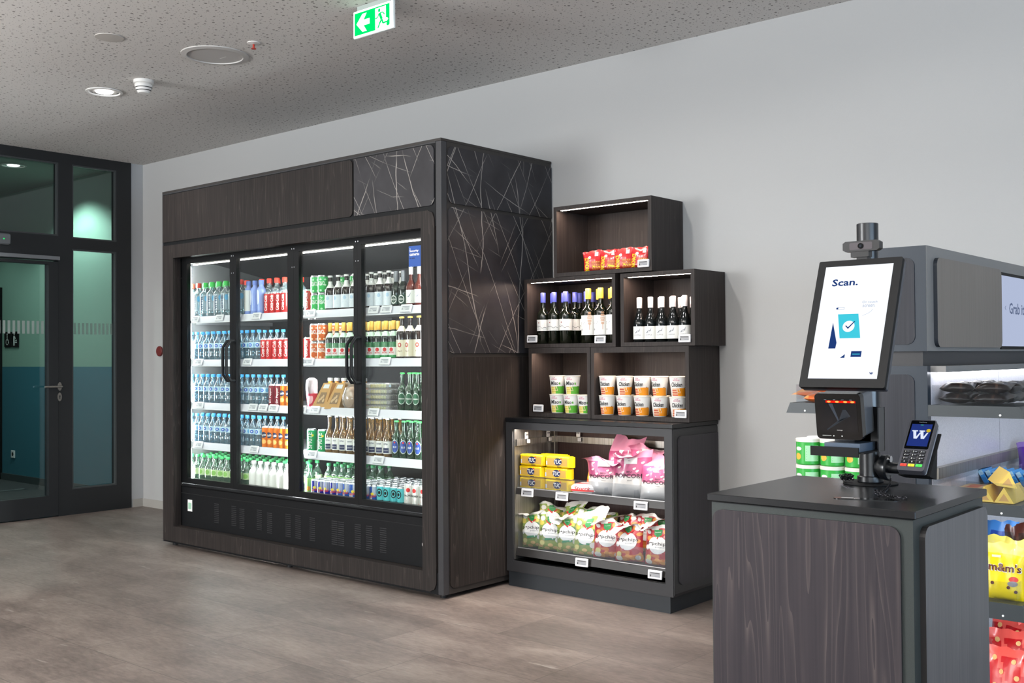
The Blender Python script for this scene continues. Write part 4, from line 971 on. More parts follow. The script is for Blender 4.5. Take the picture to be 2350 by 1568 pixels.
def art_pop(ban, sub, disc):
    def a(b, fn, w, h):
        chip = CHL if ban != CHR else CHO; rd = random.Random(int(w * 1e4) + (5 if sub else 0)); p2, p3 = (CHG2, CHY) if not sub else (CHO, c_('chip amber foil', '#d07a3a'))
        for i in range(12): b.disc(rd.uniform(-.42, .42) * w, rd.uniform(.1, .84) * h, rd.uniform(.06, .14) * w, rd.uniform(.05, .1) * h, fn(.0010 + .00005 * i), p2 if i % 2 else p3, 12, 2)
        for i, (x, z) in enumerate(((-.36, .12), (-.12, .07), (.2, .1), (.02, .16), (.38, .2), (-.3, .22), (.4, .66), (.36, .5))):
            b.disc(x * w, z * h, .1 * w, .045 * h, fn(.0016), chip, 12, 2)
        for x, z, q in ((-.34, .78, .1), (.33, .8, .11), (.36, .12, .09), (-.38, .42, .07)): b.disc(x * w, z * h, q * w, .06 * h, fn(.0022), CHW, 9, 2)
        b.disc(0, .5 * h, .34 * w, .2 * h, fn(.0052), c_('bag circle white', '#f4f4f2', .35), 26, 4)
        b.poly([(-.2 * w, .27 * h), (.2 * w, .3 * h), (.2 * w, .345 * h), (-.2 * w, .325 * h)], fn(.006), ban)
        b.poly([(-.2 * w, .74 * h), (-.1 * w, .69 * h), (-.1 * w, .73 * h), (-.14 * w, .76 * h)], fn(.0058), RED).poly([(-.1 * w, .69 * h), (0, .64 * h), (0, .69 * h), (-.1 * w, .73 * h)], fn(.0058), RED).poly([(.1 * w, .69 * h), (0, .64 * h), (0, .69 * h), (.1 * w, .73 * h)], fn(.0058), RED).poly([(.2 * w, .74 * h), (.1 * w, .69 * h), (.1 * w, .73 * h), (.14 * w, .76 * h)], fn(.0058), RED)
        b.grid(-.12 * w, .12 * w, .735 * h, .86 * h, 4, 4, fn(.0066), c_('crest green', '#2c8a4a')).poly([(-.12 * w, .735 * h), (0, .685 * h), (.12 * w, .735 * h)], fn(.0072), c_('crest green', '#2c8a4a'))
        b.text('funny-frisch', .17 * w, .02 * h, fn(.0078), WHITEP, 0, .8 * h, True)
        b.text('p•pchips', .78 * w, .1 * h, fn(.0068), INK, 0, .53 * h).text('potato', .32 * w, .035 * h, fn(.0066), GRYINK, .1 * w, .455 * h)
        b.disc(*disc(w, h), .13 * w, .07 * h, fn(.0038), c_('bag roundel', '#e4e4da', .35), 16, 2)
        b.disc(-.3 * w, .2 * h, .1 * w, .055 * h, fn(.0038), c_('pale yellow roundel', '#dfd68a', .35), 16, 2)
        if sub: b.disc(.26 * w, .26 * h, .16 * w, .07 * h, fn(.003), c_('pepper print', '#a01f2c', .25), 14, 2)
    return a
PG = [bag('popped_chips_bag', 'chips bag', .165, .225, .062, s, base_pop(CHG, CHG2, CHY), art_pop(c_('bag banner green', '#2f8a5a'), False, lambda w, h: (.33 * w, .3 * h)), ln, .02, dx, 2.4, fl) for s, ln, dx, fl in ((3, .12, 0, .35), (8, .2, -.01, .6), (15, .2, .012, -.3))]
PR = [bag('popped_chips_bag', 'chips bag', .165, .225, .062, s, base_pop(CHR, CHR, CHR), art_pop(CHR, True, lambda w, h: (-.3 * w, .1 * h)), ln, .02, dx, 2.4, fl) for s, ln, dx, fl in ((5, .12, 0, .4), (11, .2, .008, .7))]
PK = FOIL('pink popcorn foil', '#a3466e'); PKL = FOIL('light pink popcorn foil', '#d890ac'); PKW = FOIL('white popcorn foil', '#c9c6c2')
def base_pk(u, v, s): return PKL if v > .86 else (PK if v > .42 else PKW)
def art_pk(b, fn, w, h):
    mr = c_('popcorn maroon', '#3a1226', .5); pw = c_('popcorn white', '#f2e9e2', .5)
    b.poly([(-.17 * w, .85 * h), (.17 * w, .85 * h), (.17 * w, .7 * h), (-.17 * w, .7 * h)], fn(.003), c_('popcorn bag label', '#e6e6e4', .5))
    b.text('HEIMATGUT', .24 * w, .018 * h, fn(.004), INK, 0, .765 * h)
    for x, z in ((-.3, .78), (-.32, .62), (.3, .72), (.36, .5), (-.2, .52), (.18, .55), (.1, .6)): b.disc(x * w, z * h, .035 * w, .022 * h, fn(.0028), pw, 7, 1).disc((x + .03) * w, (z + .015) * h, .025 * w, .016 * h, fn(.003), pw, 7, 1)
    b.text('BIO', .14 * w, .04 * h, fn(.0036), mr, -.02 * w, .54 * h, True).text('POPCORN', .82 * w, .09 * h, fn(.0038), mr, 0, .455 * h, True).text('SÜSS', .12 * w, .018 * h, fn(.003), INK, 0, .36 * h, True)
POP = [bag('popcorn_bag', 'popcorn bag', .215, .235, .085, s, base_pk, art_pk, ln, .025, dx, 2.4, fl) for s, ln, dx, fl in ((2, .1, -.01, .55), (9, .03, .01, .3), (21, .2, 0, -.5))]
def base_nn(u, v, s): return FOIL('red snack foil', '#b81c24') if v > .12 else FOIL('deep red snack foil', '#8c141c')
def art_nn(b, fn, w, h):
    nut = c_('glazed nut', '#b5632c', .35); nu2 = c_('glazed nut highlight', '#dd9a58', .35); Y = c_('snack yellow', '#f2dc20', .4)
    for i in range(12): b.disc((.02 + .12 * (i % 4)) * w, (.14 + .14 * (i // 4)) * h, .075 * w, .07 * h, fn(.0018), nut, 10, 1).disc((.0 + .12 * (i % 4)) * w, (.16 + .14 * (i // 4)) * h, .03 * w, .025 * h, fn(.0024), nu2, 8, 1)
    b.text('NICNACS', .62 * h, .24 * w, fn(.003), Y, -.3 * w, .36 * h, True, rot=pi / 2)
    b.disc(-.14 * w, .68 * h, .08 * w, .07 * h, fn(.003), c_('snack white', '#eef0f2'), 12, 1).poly([(.14 * w, .72 * h), (.32 * w, .72 * h), (.32 * w, .9 * h), (.14 * w, .9 * h)], fn(.003), c_('pale blue badge', '#cfdde0'))
    b.poly([(.02 * w, .2 * h), (.4 * w, .16 * h), (.4 * w, .22 * h), (.02 * w, .27 * h)], fn(.0034), Y)
NN = [bag('snack_bag', 'snack bag', .112, .118, .036, s, base_nn, art_nn, .1, .008) for s in (4, 6)]
for i, x in enumerate((-3.497, -3.393, -3.290, -3.188)): put(NN[i % 2], (x, 4.80, 1.7605), f'red coated peanut snack bag, {ORD[i]} from the left in the topmost display box', 'red snack bags in the topmost box', (0, R((-4, 2, -2, 3)[i]), R((22, 14, 18, 12)[i])))

# ------------------------------------------------------------------ low snack cabinet
SX0, SX1, SY, SZ = -3.985, -2.862, 4.594, .937
cb = thing('snack_cabinet', 'low dark grey snack display cabinet with lit interior under the wooden boxes', 'cabinet')
part('plinth', MB().box(SX0 + .012, SX1 - .03, SY + .012, WALL - .005, FLOOR, .06, M('blue charcoal plinth', '#1f2429', .55)), cb)
b = MB(); X0, X1, Y1 = SX0 + .002, SX1 - .008, WALL - .006; a0, a1, c0, c1 = -3.937, -2.917, .122, .872
b.box(X0, a0, SY + .006, Y1, .06, .912, ANTH).box(a1, X1, SY + .006, Y1, .06, .912, ANTH).box(a0, a1, SY + .006, Y1, .06, c0, ANTH).box(a0, a1, SY + .006, SY + .026, c1, .912, ANTH).box(a0, a1, SY + .026, Y1, .9, .912, ANTH)
b.prism([(X1, .06), (X1 + .004, .075), (X1 + .004, .9), (X1, .912)], 'y', SY + .01, Y1, ANTH)
part('carcass', b, cb)
part('worktop', MB().bbox(SX0, SX1, SY, WALL - .004, .914, SZ, TOPK, .002), cb, 'thin charcoal top board')
part('side_panel', MB().prism(rr(SY + .055, Y1 - .01, .115, .872, .03, (1, 0, 0, 1)), 'x', X1 + .004, X1 + .012, wood_mat('charcoal oak side', '#38373b', '#424044', '#55514f', .3)), cb)
part('inner_side', MB().box(a0, a0 + .006, SY + .02, 5.0, c0, c1, STEEL), cb, 'brushed steel inner side')
part('inner_side', MB().box(a1 - .006, a1, SY + .02, 5.0, c0, c1, STEEL), cb)
part('back_panel', MB().box(a0 + .006, a1 - .006, 5.0, 5.012, c0, c1, wood_mat('reddish oak back', '#2e2422', '#403230', '#5a4843', .4)), cb)
part('bottom_board', MB().box(a0 + .006, a1 - .006, SY + .012, 5.0, c0, c0 + .006, BLKG), cb, 'glossy black bottom board')
b = MB().box(a0 + .03, a1 - .006, 4.985, 5.0, .775, .812, STEEL).box(a0 + .006, a0 + .02, 4.62, 4.985, .775, .812, STEEL).box(a0 + .02, a0 + .03, 4.96, 4.985, c0, c1, STEEL)
part('rear_rail', b, cb)
part('glow_strip', MB().box(a0 + .03, a1 - .02, 4.630, 4.650, .890, .8985, EM('cabinet led', '#ffe9d8', 30)), cb, 'lit strip under the top board')
WC = M('white clip plastic', '#d9d9d6', .45)
for i, (x, y, rz) in enumerate(((a0 + .022, 4.70, 90), (a0 + .022, 4.90, 90), (-3.75, 4.984, 0))):
    b = MB().bbox(-.014, .014, -.006, 0, -.02, .02, WC, .002).bbox(0, .024, -.012, -.004, -.045, -.022, WC, .002)
    for q in (-.006, .006): b.cyl(.004, -.0066, -.006, BLK, 8, (q, 0, .004), 'y')
    part('shelf_clip', b, cb, 'white plastic clip with two holes', (x, y, .83), (0, 0, R(rz)))
SHD = M('dark shelf metal', '#333130', .4, .3)
for nm, z, zr, ah in (('upper', .533, .034, .075), ('lower', .19, .04, .095)):
    b = MB().box(a0 + .008, a1 - .008, 4.632, 4.98, z - .01, z, SHD).prism([(4.618, z - zr), (4.632, z - zr), (4.632, z), (4.624, z)], 'x', a0 + .008, a1 - .008, SHD)
    s = part('shelf', b, cb, nm + ' dark metal shelf')
    if nm == 'upper': part('glow_strip', MB().box(a0 + .02, a1 - .02, 4.640, 4.652, z - .0125, z - .0102, EM('shelf under led', '#fff2e8', 55)), s)
    g = MB().box(a0 + .012, a1 - .012, 4.634, 4.637, z + .001, z + ah, ACRF).box(a0 + .012, a1 - .012, 4.630, 4.6335, z + .0015, z + .006, M('silver rail edge', '#c6c6c6', .3, .6))
    part('acrylic_front', g, s, 'clear acrylic guard')
    for x in (-3.56, -3.32, -3.13): part('divider', MB().box(x, x + .002, 4.638, 4.97, z + .001, z + .045, ACR), s)
for p, l in (((-3.835, 4.615, .514), 'leftmost price tag on the upper shelf rail of the snack cabinet'), ((-3.588, 4.615, .512), 'middle price tag on the upper shelf rail of the snack cabinet'), ((-3.07, 4.615, .506), 'right price tag on the upper shelf rail of the snack cabinet'),
             ((-3.448, 4.606, .168), 'price tag in the middle of the lower shelf rail'), ((-2.98, 4.606, .162), 'price tag at the right end of the lower shelf rail')):
    put(TG, p, l, 'price tags in the snack cabinet', (R(-6), 0, R(4)))
# cracker packs
YP = M('cracker yellow wrapper', '#f2cc10', .35, 0, 0, .5, .3)
ck = Kind('cracker_pack', 'cracker pack')
b = MB().bbox(-.083, .083, -.03, .03, 0, .064, YP, .006); f = flat((0, -.0304, .032))
b.poly([(-.07, -.02), (.07, -.02), (.07, .02), (-.07, .02)], f, c_('cracker print', '#c9a04a')).disc(.005, .002, .028, .02, flat((0, -.0308, .032)), NAVY, 20, 1).text('TUC', .05, .024, flat((0, -.0313, .032)), WHITEP, .005, .002, True, .25)
b.poly([(.022, .018), (.03, .026), (.034, .014)], flat((0, -.0312, .032)), RED).poly([(-.076, -.018), (-.068, -.018), (-.068, .004), (-.076, .004)], flat((0, -.031, .032)), c_('cracker pale blue', '#cfd8e8')).poly([(.0, -.028), (.03, -.028), (.03, -.024), (.0, -.024)], f, INK)
ck.p('wrapper', b)
for s in (-1, 1): b = MB(); b.add([(s * .083, -.028, .006), (s * .083, .028, .006), (s * .083, .028, .058), (s * .083, -.028, .058), (s * .094, -.01, .002), (s * .094, .01, .003), (s * .094, .012, .063), (s * .094, -.008, .062)], [(0, 1, 5, 4), (1, 2, 6, 5), (2, 3, 7, 6), (3, 0, 4, 7), (4, 5, 6, 7)], YP); ck.p('crimped_end', b)
for c, x in enumerate((-3.838, -3.652)):
    for t in range(3): put(ck, (x + .003 * t * (-1) ** t, 4.674, .5335 + .0652 * t), f'yellow cracker pack, {("left", "right")[c]} front stack, {("bottom", "middle", "top")[t]} pack', 'yellow cracker packs', R(1 - 2 * (t % 2)))
for t in range(3): put(ck, (-3.745, 4.752, .5335 + .0652 * t), f'yellow cracker pack in the stack behind, {("bottom", "middle", "top")[t]} pack', 'yellow cracker packs', R(2))
yb = bag('snack_bag', 'snack bag', .15, .13, .04, 31, lambda u, v, s: FOIL('orange yellow bag foil', '#f0b41c') if v > .5 or u > .3 else FOIL('orange red bag foil', '#d8502a'), lambda b, fn, w, h: b.poly([(-.3 * w, .3 * h), (0, .2 * h), (.1 * w, .5 * h), (-.2 * w, .55 * h)], fn(), c_('bag dark red', '#3a1410')), .3, .01)
put(yb, (-3.475, 4.79, .5335), 'yellow and orange snack bag between the cracker packs and the popcorn', None, R(8))
wb = Kind('candy_pack', 'candy pack')
b = MB().bbox(-.075, .075, -.07, .07, 0, .05, c_('red white wrapper', '#e9e6e2', .35), .014)
b.text('Storck', .10, .022, flat((0, -.0702, .03)), RED, 0, 0, True, .2).poly([(-.07, -.016), (.07, -.016), (.07, -.006), (-.07, -.006)], flat((0, -.0703, .03)), RED)
b.poly([(-.06, -.04), (.06, -.02), (.06, .03), (-.06, .02)], flat((0, 0, .0504), (1, 0, 0), (0, 1, 0)), RED).text('Storck', .09, .026, flat((0, 0, .051), (1, 0, 0), (0, 1, 0)), WHITEP, 0, .0, True, .2)
wb.p('wrapper', b)
put(wb, (-3.475, 4.70, .5345), 'flat red and white candy pack right of the yellow cracker packs', None, R(10))
for i, (x, y, v, rz, z) in enumerate(((-3.352, 4.70, 0, 16, 0), (-3.188, 4.70, 1, 20, 0), (-3.005, 4.69, 2, 14, 0), (-3.33, 4.83, 2, 10, .0), (-3.16, 4.84, 0, 24, .0))):
    lab = (('leftmost', 'middle', 'rightmost')[i] if i < 3 else ('left', 'right')[i - 3]) + ' pink and white popcorn bag in the ' + ('front' if i < 3 else 'back') + ' row'
    o = put(POP[v], (x, y, .5345 + z), lab, 'pink popcorn bags', R(rz)); o.scale = ((1, 1, .93), (1.0, 1, 1.08), (1, 1, .86), (.95, .9, 1.12), (.95, .9, 1.25))[i]
for i, (x, y, v, rz) in enumerate(((-3.852, 4.70, 0, 12), (-3.725, 4.69, 1, 18), (-3.60, 4.70, 0, 14), (-3.478, 4.685, 2, 10))):
    put(PG[v], (x, y, .1915), f'green popped chips bag, {ORD[i]} from the left in the front row', 'green popped chips bags', (R(4), R((-3, 2, -2, 3)[i]), R(rz)))
for i, (x, y, v, rz) in enumerate(((-3.82, 4.80, 1, 30), (-3.69, 4.80, 2, -10), (-3.56, 4.81, 0, 25), (-3.44, 4.80, 1, 5))):
    put(PG[v], (x, y, .2315), f'green popped chips bag, {ORD[i]} from the left in the back row', 'green popped chips bags', (R(-8), R((5, -6, 4, -4)[i]), R(rz)))
for i, (x, y, v, rz) in enumerate(((-3.345, 4.70, 0, 20), (-3.195, 4.69, 1, 12), (-3.01, 4.69, 0, 8))):
    put(PR[v], (x, y, .1915), f'red popped chips bag, {ORD[i]} from the left in the front row', 'red popped chips bags', (R(4), R((2, -2, 2)[i]), R(rz)))
for i, (x, y, v, rz) in enumerate(((-3.30, 4.80, 1, -12), (-3.17, 4.81, 0, 10), (-3.05, 4.79, 1, 24))):
    put(PR[v], (x, y, .2215), f'red popped chips bag, {ORD[i]} from the left in the back row', 'red popped chips bags', (R(-6), R((-4, 3, -5)[i]), R(rz)))
# ------------------------------------------------------------------ checkout kiosk
KX0, KX1, KY0, KY1, KZ = -1.235, -.7623, 2.126, 2.59, .967
kk = thing('checkout_kiosk', 'dark checkout kiosk cabinet with grey brown wood front in the right foreground', 'kiosk')
b = MB().box(KX0 + .008, KX1 - .008, KY0 + .008, KY1 - .008, FLOOR, .948, ANTHK); part('carcass', b, kk)
part('worktop', MB().bbox(KX0, KX1, KY0, KY1, .951, KZ, TOPK, .0015).box(KX0 + .01, KX1 - .01, KY0 + .01, KY1 - .01, .947, .951, BLKM), kk, 'thin charcoal laminate top')
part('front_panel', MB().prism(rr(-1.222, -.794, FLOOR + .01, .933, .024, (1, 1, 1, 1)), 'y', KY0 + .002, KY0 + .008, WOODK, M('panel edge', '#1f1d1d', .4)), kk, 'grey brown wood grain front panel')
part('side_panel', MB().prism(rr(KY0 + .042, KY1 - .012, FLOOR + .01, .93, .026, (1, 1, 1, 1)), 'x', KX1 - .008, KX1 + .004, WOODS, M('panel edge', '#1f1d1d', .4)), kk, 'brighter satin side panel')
f = flat((-.911, 2.246, KZ + .0012), (1, .28, 0), (-.28, 1, 0))
b = MB().prism([tuple(f(u, v))[:2] for u, v in rr(-.066, .066, -.014, .014, .0135)], 'z', KZ, KZ + .0012, BLKG)
b.poly([(-.05, -.009), (-.026, -.009), (-.026, .009), (-.05, .009)], flat((-.911, 2.246, KZ + .0016), (1, .28, 0), (-.28, 1, 0)), M('grey square', '#8f8f90', .4))
part('card_plate', b, kk, 'black rounded plate with a small grey square')
PX, PY = -1.014, 2.528
st = thing('device_pole', 'black pole stand on the kiosk top carrying the touch screen', 'stand', (PX, PY, KZ))
PBL = M('satin black tube', '#14161a', .28, 0, 0, .7)
part('pole', MB().cyl(.0255, .004, .635, PBL, 32, b=.001), st)
part('base_plate', MB().cyl(.064, 0, .004, BLKM, 40, b=.001).cyl(.031, .004, .02, PBL, 32, b=.002), st)
part('screen_mount', MB().box(-.03, .03, -.055, -.024, .36, .42, BLKM).box(-.02, .02, -.09, -.05, .37, .41, BLKM), st)
b = MB().box(-.072, .052, -.165, -.045, .086, .089, BLKM).box(-.076, .040, -.170, -.165, .078, .1, BLKM).box(-.05, .036, -.150, -.06, .089, .108, M('blue grey holder', '#3f4c5c', .3)).box(.05, .053, -.08, -.042, .086, .19, PBL).box(-.07, .053, -.045, -.042, .086, .19, PBL).box(-.02, .02, -.045, -.024, .1, .15, BLKM)
part('scanner_bracket', b, st)
b = MB().lathe([(0, .018), (.012, .018), (.029, .034), (.031, .048), (.028, .052), (0, .052)], PBL, 24, (0, -.012, .043), True, 'x').cyl(.0135, .05, .14, PBL, 20, (0, -.012, .043), 'x', .001)
b.cyl(.009, .052, .056, CHROME, 12, (0, -.012, .063), 'x')
part('swivel_arm', b, st)
# touch screen
TH = .39
ts = thing('touch_screen', 'portrait self-checkout touch screen showing the word Scan', 'screen', (-1.0085, 2.406, 1.3585), (-TH, 0, 0))
W2, H2 = .1026, .1646
b = MB().prism(rr(-W2, W2, -H2, H2, .004), 'y', 0, .012, BLKM).prism(rr(-W2 + .001, W2 - .001, -H2 + .001, H2 - .001, .004), 'y', .012, .026, M('screen side grey', '#3a3c42', .4))
part('bezel', b, ts)
SW = EM('screen white', '#f4f8ff', 1.12); sn = EM('screen navy', '#23407e', .95); sc_ = EM('screen cyan', '#45cfe4', 1.0); sg = EM('screen pale grey', '#aab6cc', 1.0)
def sp(fx, fy): return (-.083 + .166 * fx, .148 - .291 * fy)
F1, F2, F3 = flat((0, -.0006, 0)), flat((0, -.001, 0)), flat((0, -.0014, 0))
d = MB().poly([sp(0, 0), sp(0, 1), sp(1, 1), sp(1, 0)], F1, SW)
c = sp(.33, .15); d.text('Scan.', .064, .0185, F2, sn, c[0], c[1], True)
d.poly([sp(.30, .438), sp(.38, .652), sp(.68, .652), sp(.6, .438)], F2, sc_)
c = sp(.485, .548); d.disc(c[0], c[1], .0145, .0145, F3, SW, 24, 1)
F4 = flat((0, -.0018, 0))
d.poly([(c[0] - .008, c[1] + .001), (c[0] - .0065, c[1] + .003), (c[0] - .001, c[1] - .0025), (c[0] + .012, c[1] + .0125), (c[0] + .015, c[1] + .0125), (c[0] - .0005, c[1] - .007)], F4, sn)
d.poly([sp(.245, .51), sp(.235, .74), sp(.34, .74), sp(.345, .69)], F2, sn).poly([sp(.43, .822), sp(.495, .822), sp(.495, .79)], F2, sn)
d.poly([sp(.58, .765), sp(.58, .815), sp(.73, .815), sp(.73, .765)], F2, sn).poly([sp(.6, .788), sp(.6, .794), sp(.71, .794), sp(.71, .788)], F3, sc_)
d.poly([sp(.26, .38), sp(.26, .392), sp(.29, .395), sp(.29, .375)], F2, sn)
for a in ((.29, .375, .38, .378), (.29, .393, .38, .396), (.375, .375, .38, .396)): d.poly([sp(a[0], a[1]), sp(a[0], a[3]), sp(a[2], a[3]), sp(a[2], a[1])], F2, sg)
for t_, fx, fy, w in (('Or touch', .74, .335, .036), ('screen.', .735, .37, .03)):
    c = sp(fx, fy); d.text(t_, w, .006, F2, sg, c[0], c[1])
pts = [sp(.79 - .13 * t * t, .40 + .055 * t) for t in [i / 6 for i in range(7)]]
for p, q in zip(pts, pts[1:]): d.poly([(p[0], p[1]), (p[0] + .0006, p[1] - .0004), (q[0] + .0006, q[1] - .0004), (q[0], q[1])], F2, sg)
c = sp(.91, .955); d.text('w', .009, .006, F2, sn, c[0], c[1], True)
part('display', d, ts, 'lit white display with Scan. and a cyan tick symbol')
# webcam
wc = thing('webcam', 'small black webcam on the pole above the touch screen', 'webcam', (-1.006, 2.478, 1.5425))
b = MB().prism([(-.045 + .0 , -.008), (-.038, -.0125), (.038, -.0125), (.045, -.008), (.045, .008), (.038, .0125), (-.038, .0125), (-.045, .008)], 'y', -.012, .01, BLK)
b.poly(rr(-.028, .028, -.0085, .0085, .003), flat((0, -.0124, 0)), M('webcam grey face', '#3a3338', .35))
part('body', b, wc)
part('lens', MB().cyl(.0068, -.0145, -.012, BLKG, 20, (0, 0, 0), 'y').disc(0, 0, .0032, .0032, flat((0, -.0147, 0)), M('lens glint', '#20242c', .05), 14, 1), wc)
b = MB().box(-.026, .018, -.01, .012, -.026, -.0125, BLK).box(-.014, .012, -.004, .02, -.034, -.026, BLK); part('clip', b, wc)
# barcode scanner
bs = thing('barcode_scanner', 'black presentation barcode scanner with red light under the touch screen', 'scanner', (-1.032, 2.385, 1.1355), (.1456, 0, 0))
b = MB().prism(rr(-.056, .056, -.0535, .0555, .010), 'y', 0, .02, BLKG)
b.prism(rr(-.053, .054, -.050, .053, .008), 'y', .02, .075, M('scanner silver side', '#6d7076', .3, .5))
part('body', b, bs)
b = MB(); f0 = flat((0, -.0006, 0)); f1 = flat((0, -.0011, 0)); f2 = flat((0, -.0016, 0))
b.poly(rr(-.044, .046, -.036, .043, .003), f0, M('scanner window', '#0a0c10', .06))
PZ = M('prism blue grey', '#2a323c', .2)
b.poly([(-.022, .032), (-.012, .032), (.001, -.006), (-.001, -.01)], f1, PZ).poly([(-.03, -.03), (-.028, -.032), (.03, .004), (.0, -.008)], f1, M('prism dark', '#1c2229', .2)).poly([(.0, -.012), (.012, .018), (.02, .018), (.03, .002)], f1, M('prism dark', '#1c2229', .2))
b.poly([(-.028, .034), (.044, .034), (.044, .039), (-.028, .039)], f1, EM('scanner red bar', '#ff1e10', 1.1))
for x in (-.02, .0, .02, .037): b.disc(x, .0365, .005, .0022, f2, EM('scanner red led', '#ff6a30', 4), 10, 1)
for x in (-.032, -.01, .01, .03): b.poly([(x, .0405), (x + .006, .0405), (x + .006, .0415), (x, .0415)], f1, GRYINK)
b.text('datalogic', .014, .0025, f2, WHITEP, .002, -.0315).poly([(-.042, -.0455), (-.02, -.0455), (-.02, -.0447), (-.042, -.0447)], f0, WHITEP)
for x in (-.014, .006): b.disc(x, -.0455, .0015, .0015, f0, WHITEP, 8, 1)
part('scan_window', b, bs, 'dark window with a glowing red light bar')
# card terminal
ct = thing('card_terminal', 'grey card payment terminal with blue W screen and keypad on the swivel arm', 'card terminal', (-.8764, 2.46, 1.0725), (-.7154, 0, 0))
TB = M('terminal grey', '#3a3a40', .4); hw, hh = .0305, .0728
part('body', MB().prism(rr(-hw, hw, -hh, hh, .006), 'y', 0, .016, TB).prism(rr(-hw + .003, hw - .001, -hh + .006, hh - .004, .005), 'y', .016, .024, M('terminal light side', '#8f9095', .4)), ct)
b = MB(); b.poly(rr(-.0275, .0275, -.012, .0705, .003), flat((0, -.0004, 0)), BLKG)
b.poly([(-.0235, -.004), (.0235, -.004), (.0235, .06), (-.0235, .06)], flat((0, -.0008, 0)), EM('terminal blue', '#2b3f8f', .75))
f = flat((0, -.0012, 0)); wt = EM('terminal white', '#e4ecff', 1.0)
X, Y = -.019, .041
for dx in (0, .0165):
    b.poly([(X + dx, Y), (X + dx + .013, Y), (X + dx + .013, Y - .003), (X + dx, Y - .003)], f, wt)
    b.poly([(X + dx + .0025, Y - .003), (X + dx + .0095, Y - .003), (X + dx + .0125, Y - .018), (X + dx + .016, Y - .018), (X + dx + .0105, Y - .024), (X + dx + .0075, Y - .024)], f, wt)
    b.poly([(X + dx + .0105, Y - .024), (X + dx + .015, Y - .024), (X + dx + .0215, Y - .006), (X + dx + .018, Y - .006), (X + dx + .0125, Y - .018)], f, wt)
b.disc(.018, .041, .005, .005, flat((0, -.0015, 0)), EM('terminal yellow', '#e6c82c', .8), 18, 1).text('VeriFone', .018, .0026, flat((0, -.0008, 0)), GRYINK, 0, .0655).disc(.0, .057, .004, .001, f, EM('terminal green text', '#45c08a', .8), 8, 1)
part('display', b, ct, 'lit blue display with a white W')
for r_ in range(5):
    for c3 in range(3):
        v = -.0205 - .0095 * r_; u = -.0175 + .0175 * c3; k = MB()
        col = BLK if r_ < 4 else (M('red key', '#d0392c', .4), M('yellow key', '#e0cc2c', .4), M('green key', '#3fb84a', .4))[c3]
        k.prism(rr(u - .0072, u + .0072, v - .0034, v + .0034, .0012), 'y', -.0016, 0, col)
        k.text('123456789*0#XCO'[r_ * 3 + c3], .003, .004, flat((0, -.002, 0)), WHITEP if r_ < 4 else INK, u - (.003 if r_ < 3 else 0), v, keep=True)
        if r_ < 3: k.poly([(u, v - .0004), (u + .0055, v - .0004), (u + .0055, v + .0008), (u, v + .0008)], flat((0, -.002, 0)), GRYINK)
        part('key', k, ct)
b = MB().add([(-.036, .028, -.066), (.036, .028, -.066), (.036, .028, .055), (-.012, .028, .055), (-.036, .031, -.066), (.036, .031, -.066), (.036, .031, .055), (-.012, .031, .055)], [(0, 1, 2, 3), (7, 6, 5, 4), (0, 4, 5, 1), (1, 5, 6, 2), (2, 6, 7, 3), (3, 7, 4, 0)], BLKM)
b.add([(-.036, .031, -.066), (.036, .031, -.066), (.036, .031, .01), (-.036, .031, .01), (-.036, .07, -.045), (.036, .07, -.045)], [(0, 1, 5, 4), (4, 5, 2, 3), (1, 2, 5), (0, 4, 3), (0, 3, 2, 1)], BLKM)
part('cradle', b, ct, 'black wedge shaped cradle behind the terminal')
part('cable', MB().tube([(-.01 + .014 * (1 - cos(pi * t)) , .02, .066 + .016 * sin(pi * t)) for t in [i / 8 for i in range(9)]], .0028, BLK, 8), ct)
# chains
def chain(pts, label, rnd):
    b = MB(); P = [Vector(p) for p in pts]; L_ = []
    for a, c in zip(P, P[1:]):
        n = max(1, int((c - a).length / .0062))
        for i in range(n): L_.append(a.lerp(c, i / n))
    for i in range(len(L_) - 1):
        m_ = (L_[i] + L_[i + 1]) / 2; t = (L_[i + 1] - L_[i]).normalized(); up = Vector((0, 0, 1)) if abs(t.z) < .8 else Vector((1, 0, 0))
        s = t.cross(up).normalized()
        if i % 2: s = t.cross(s).normalized()
        b.tube([m_ + t * .0046 * cos(a) + s * .0030 * sin(a) for a in [2 * pi * j / 8 for j in range(8)]], .0009, M('black chain steel', '#26262a', .3, .8), 5, True)
    tag(link('security_chain', b.mesh('security_chain')), label, 'chain', 'black security chains')
zt = KZ + .0042
chain([(-.958, 2.51, .992), (-.956, 2.506, .985), (-.955, 2.50, zt + .012), (-.95, 2.485, zt + .004), (-.935, 2.43, zt), (-.92, 2.38, zt), (-.935, 2.355, zt + .002), (-.905, 2.34, zt), (-.92, 2.315, zt + .001), (-.88, 2.30, zt), (-.86, 2.275, zt + .0025), (-.845, 2.27, zt + .002), (-.838, 2.285, zt), (-.85, 2.29, zt)], 'black security chain hanging from the swivel arm onto the kiosk top', 1)
rn = random.Random(3)
chain([(-1.062 + rn.uniform(-.018, .018), 2.50 + rn.uniform(-.022, .022), KZ + .009 + .0009 * i * .6) for i in range(26)], 'tangled black chain heaped left of the pole base', 2)

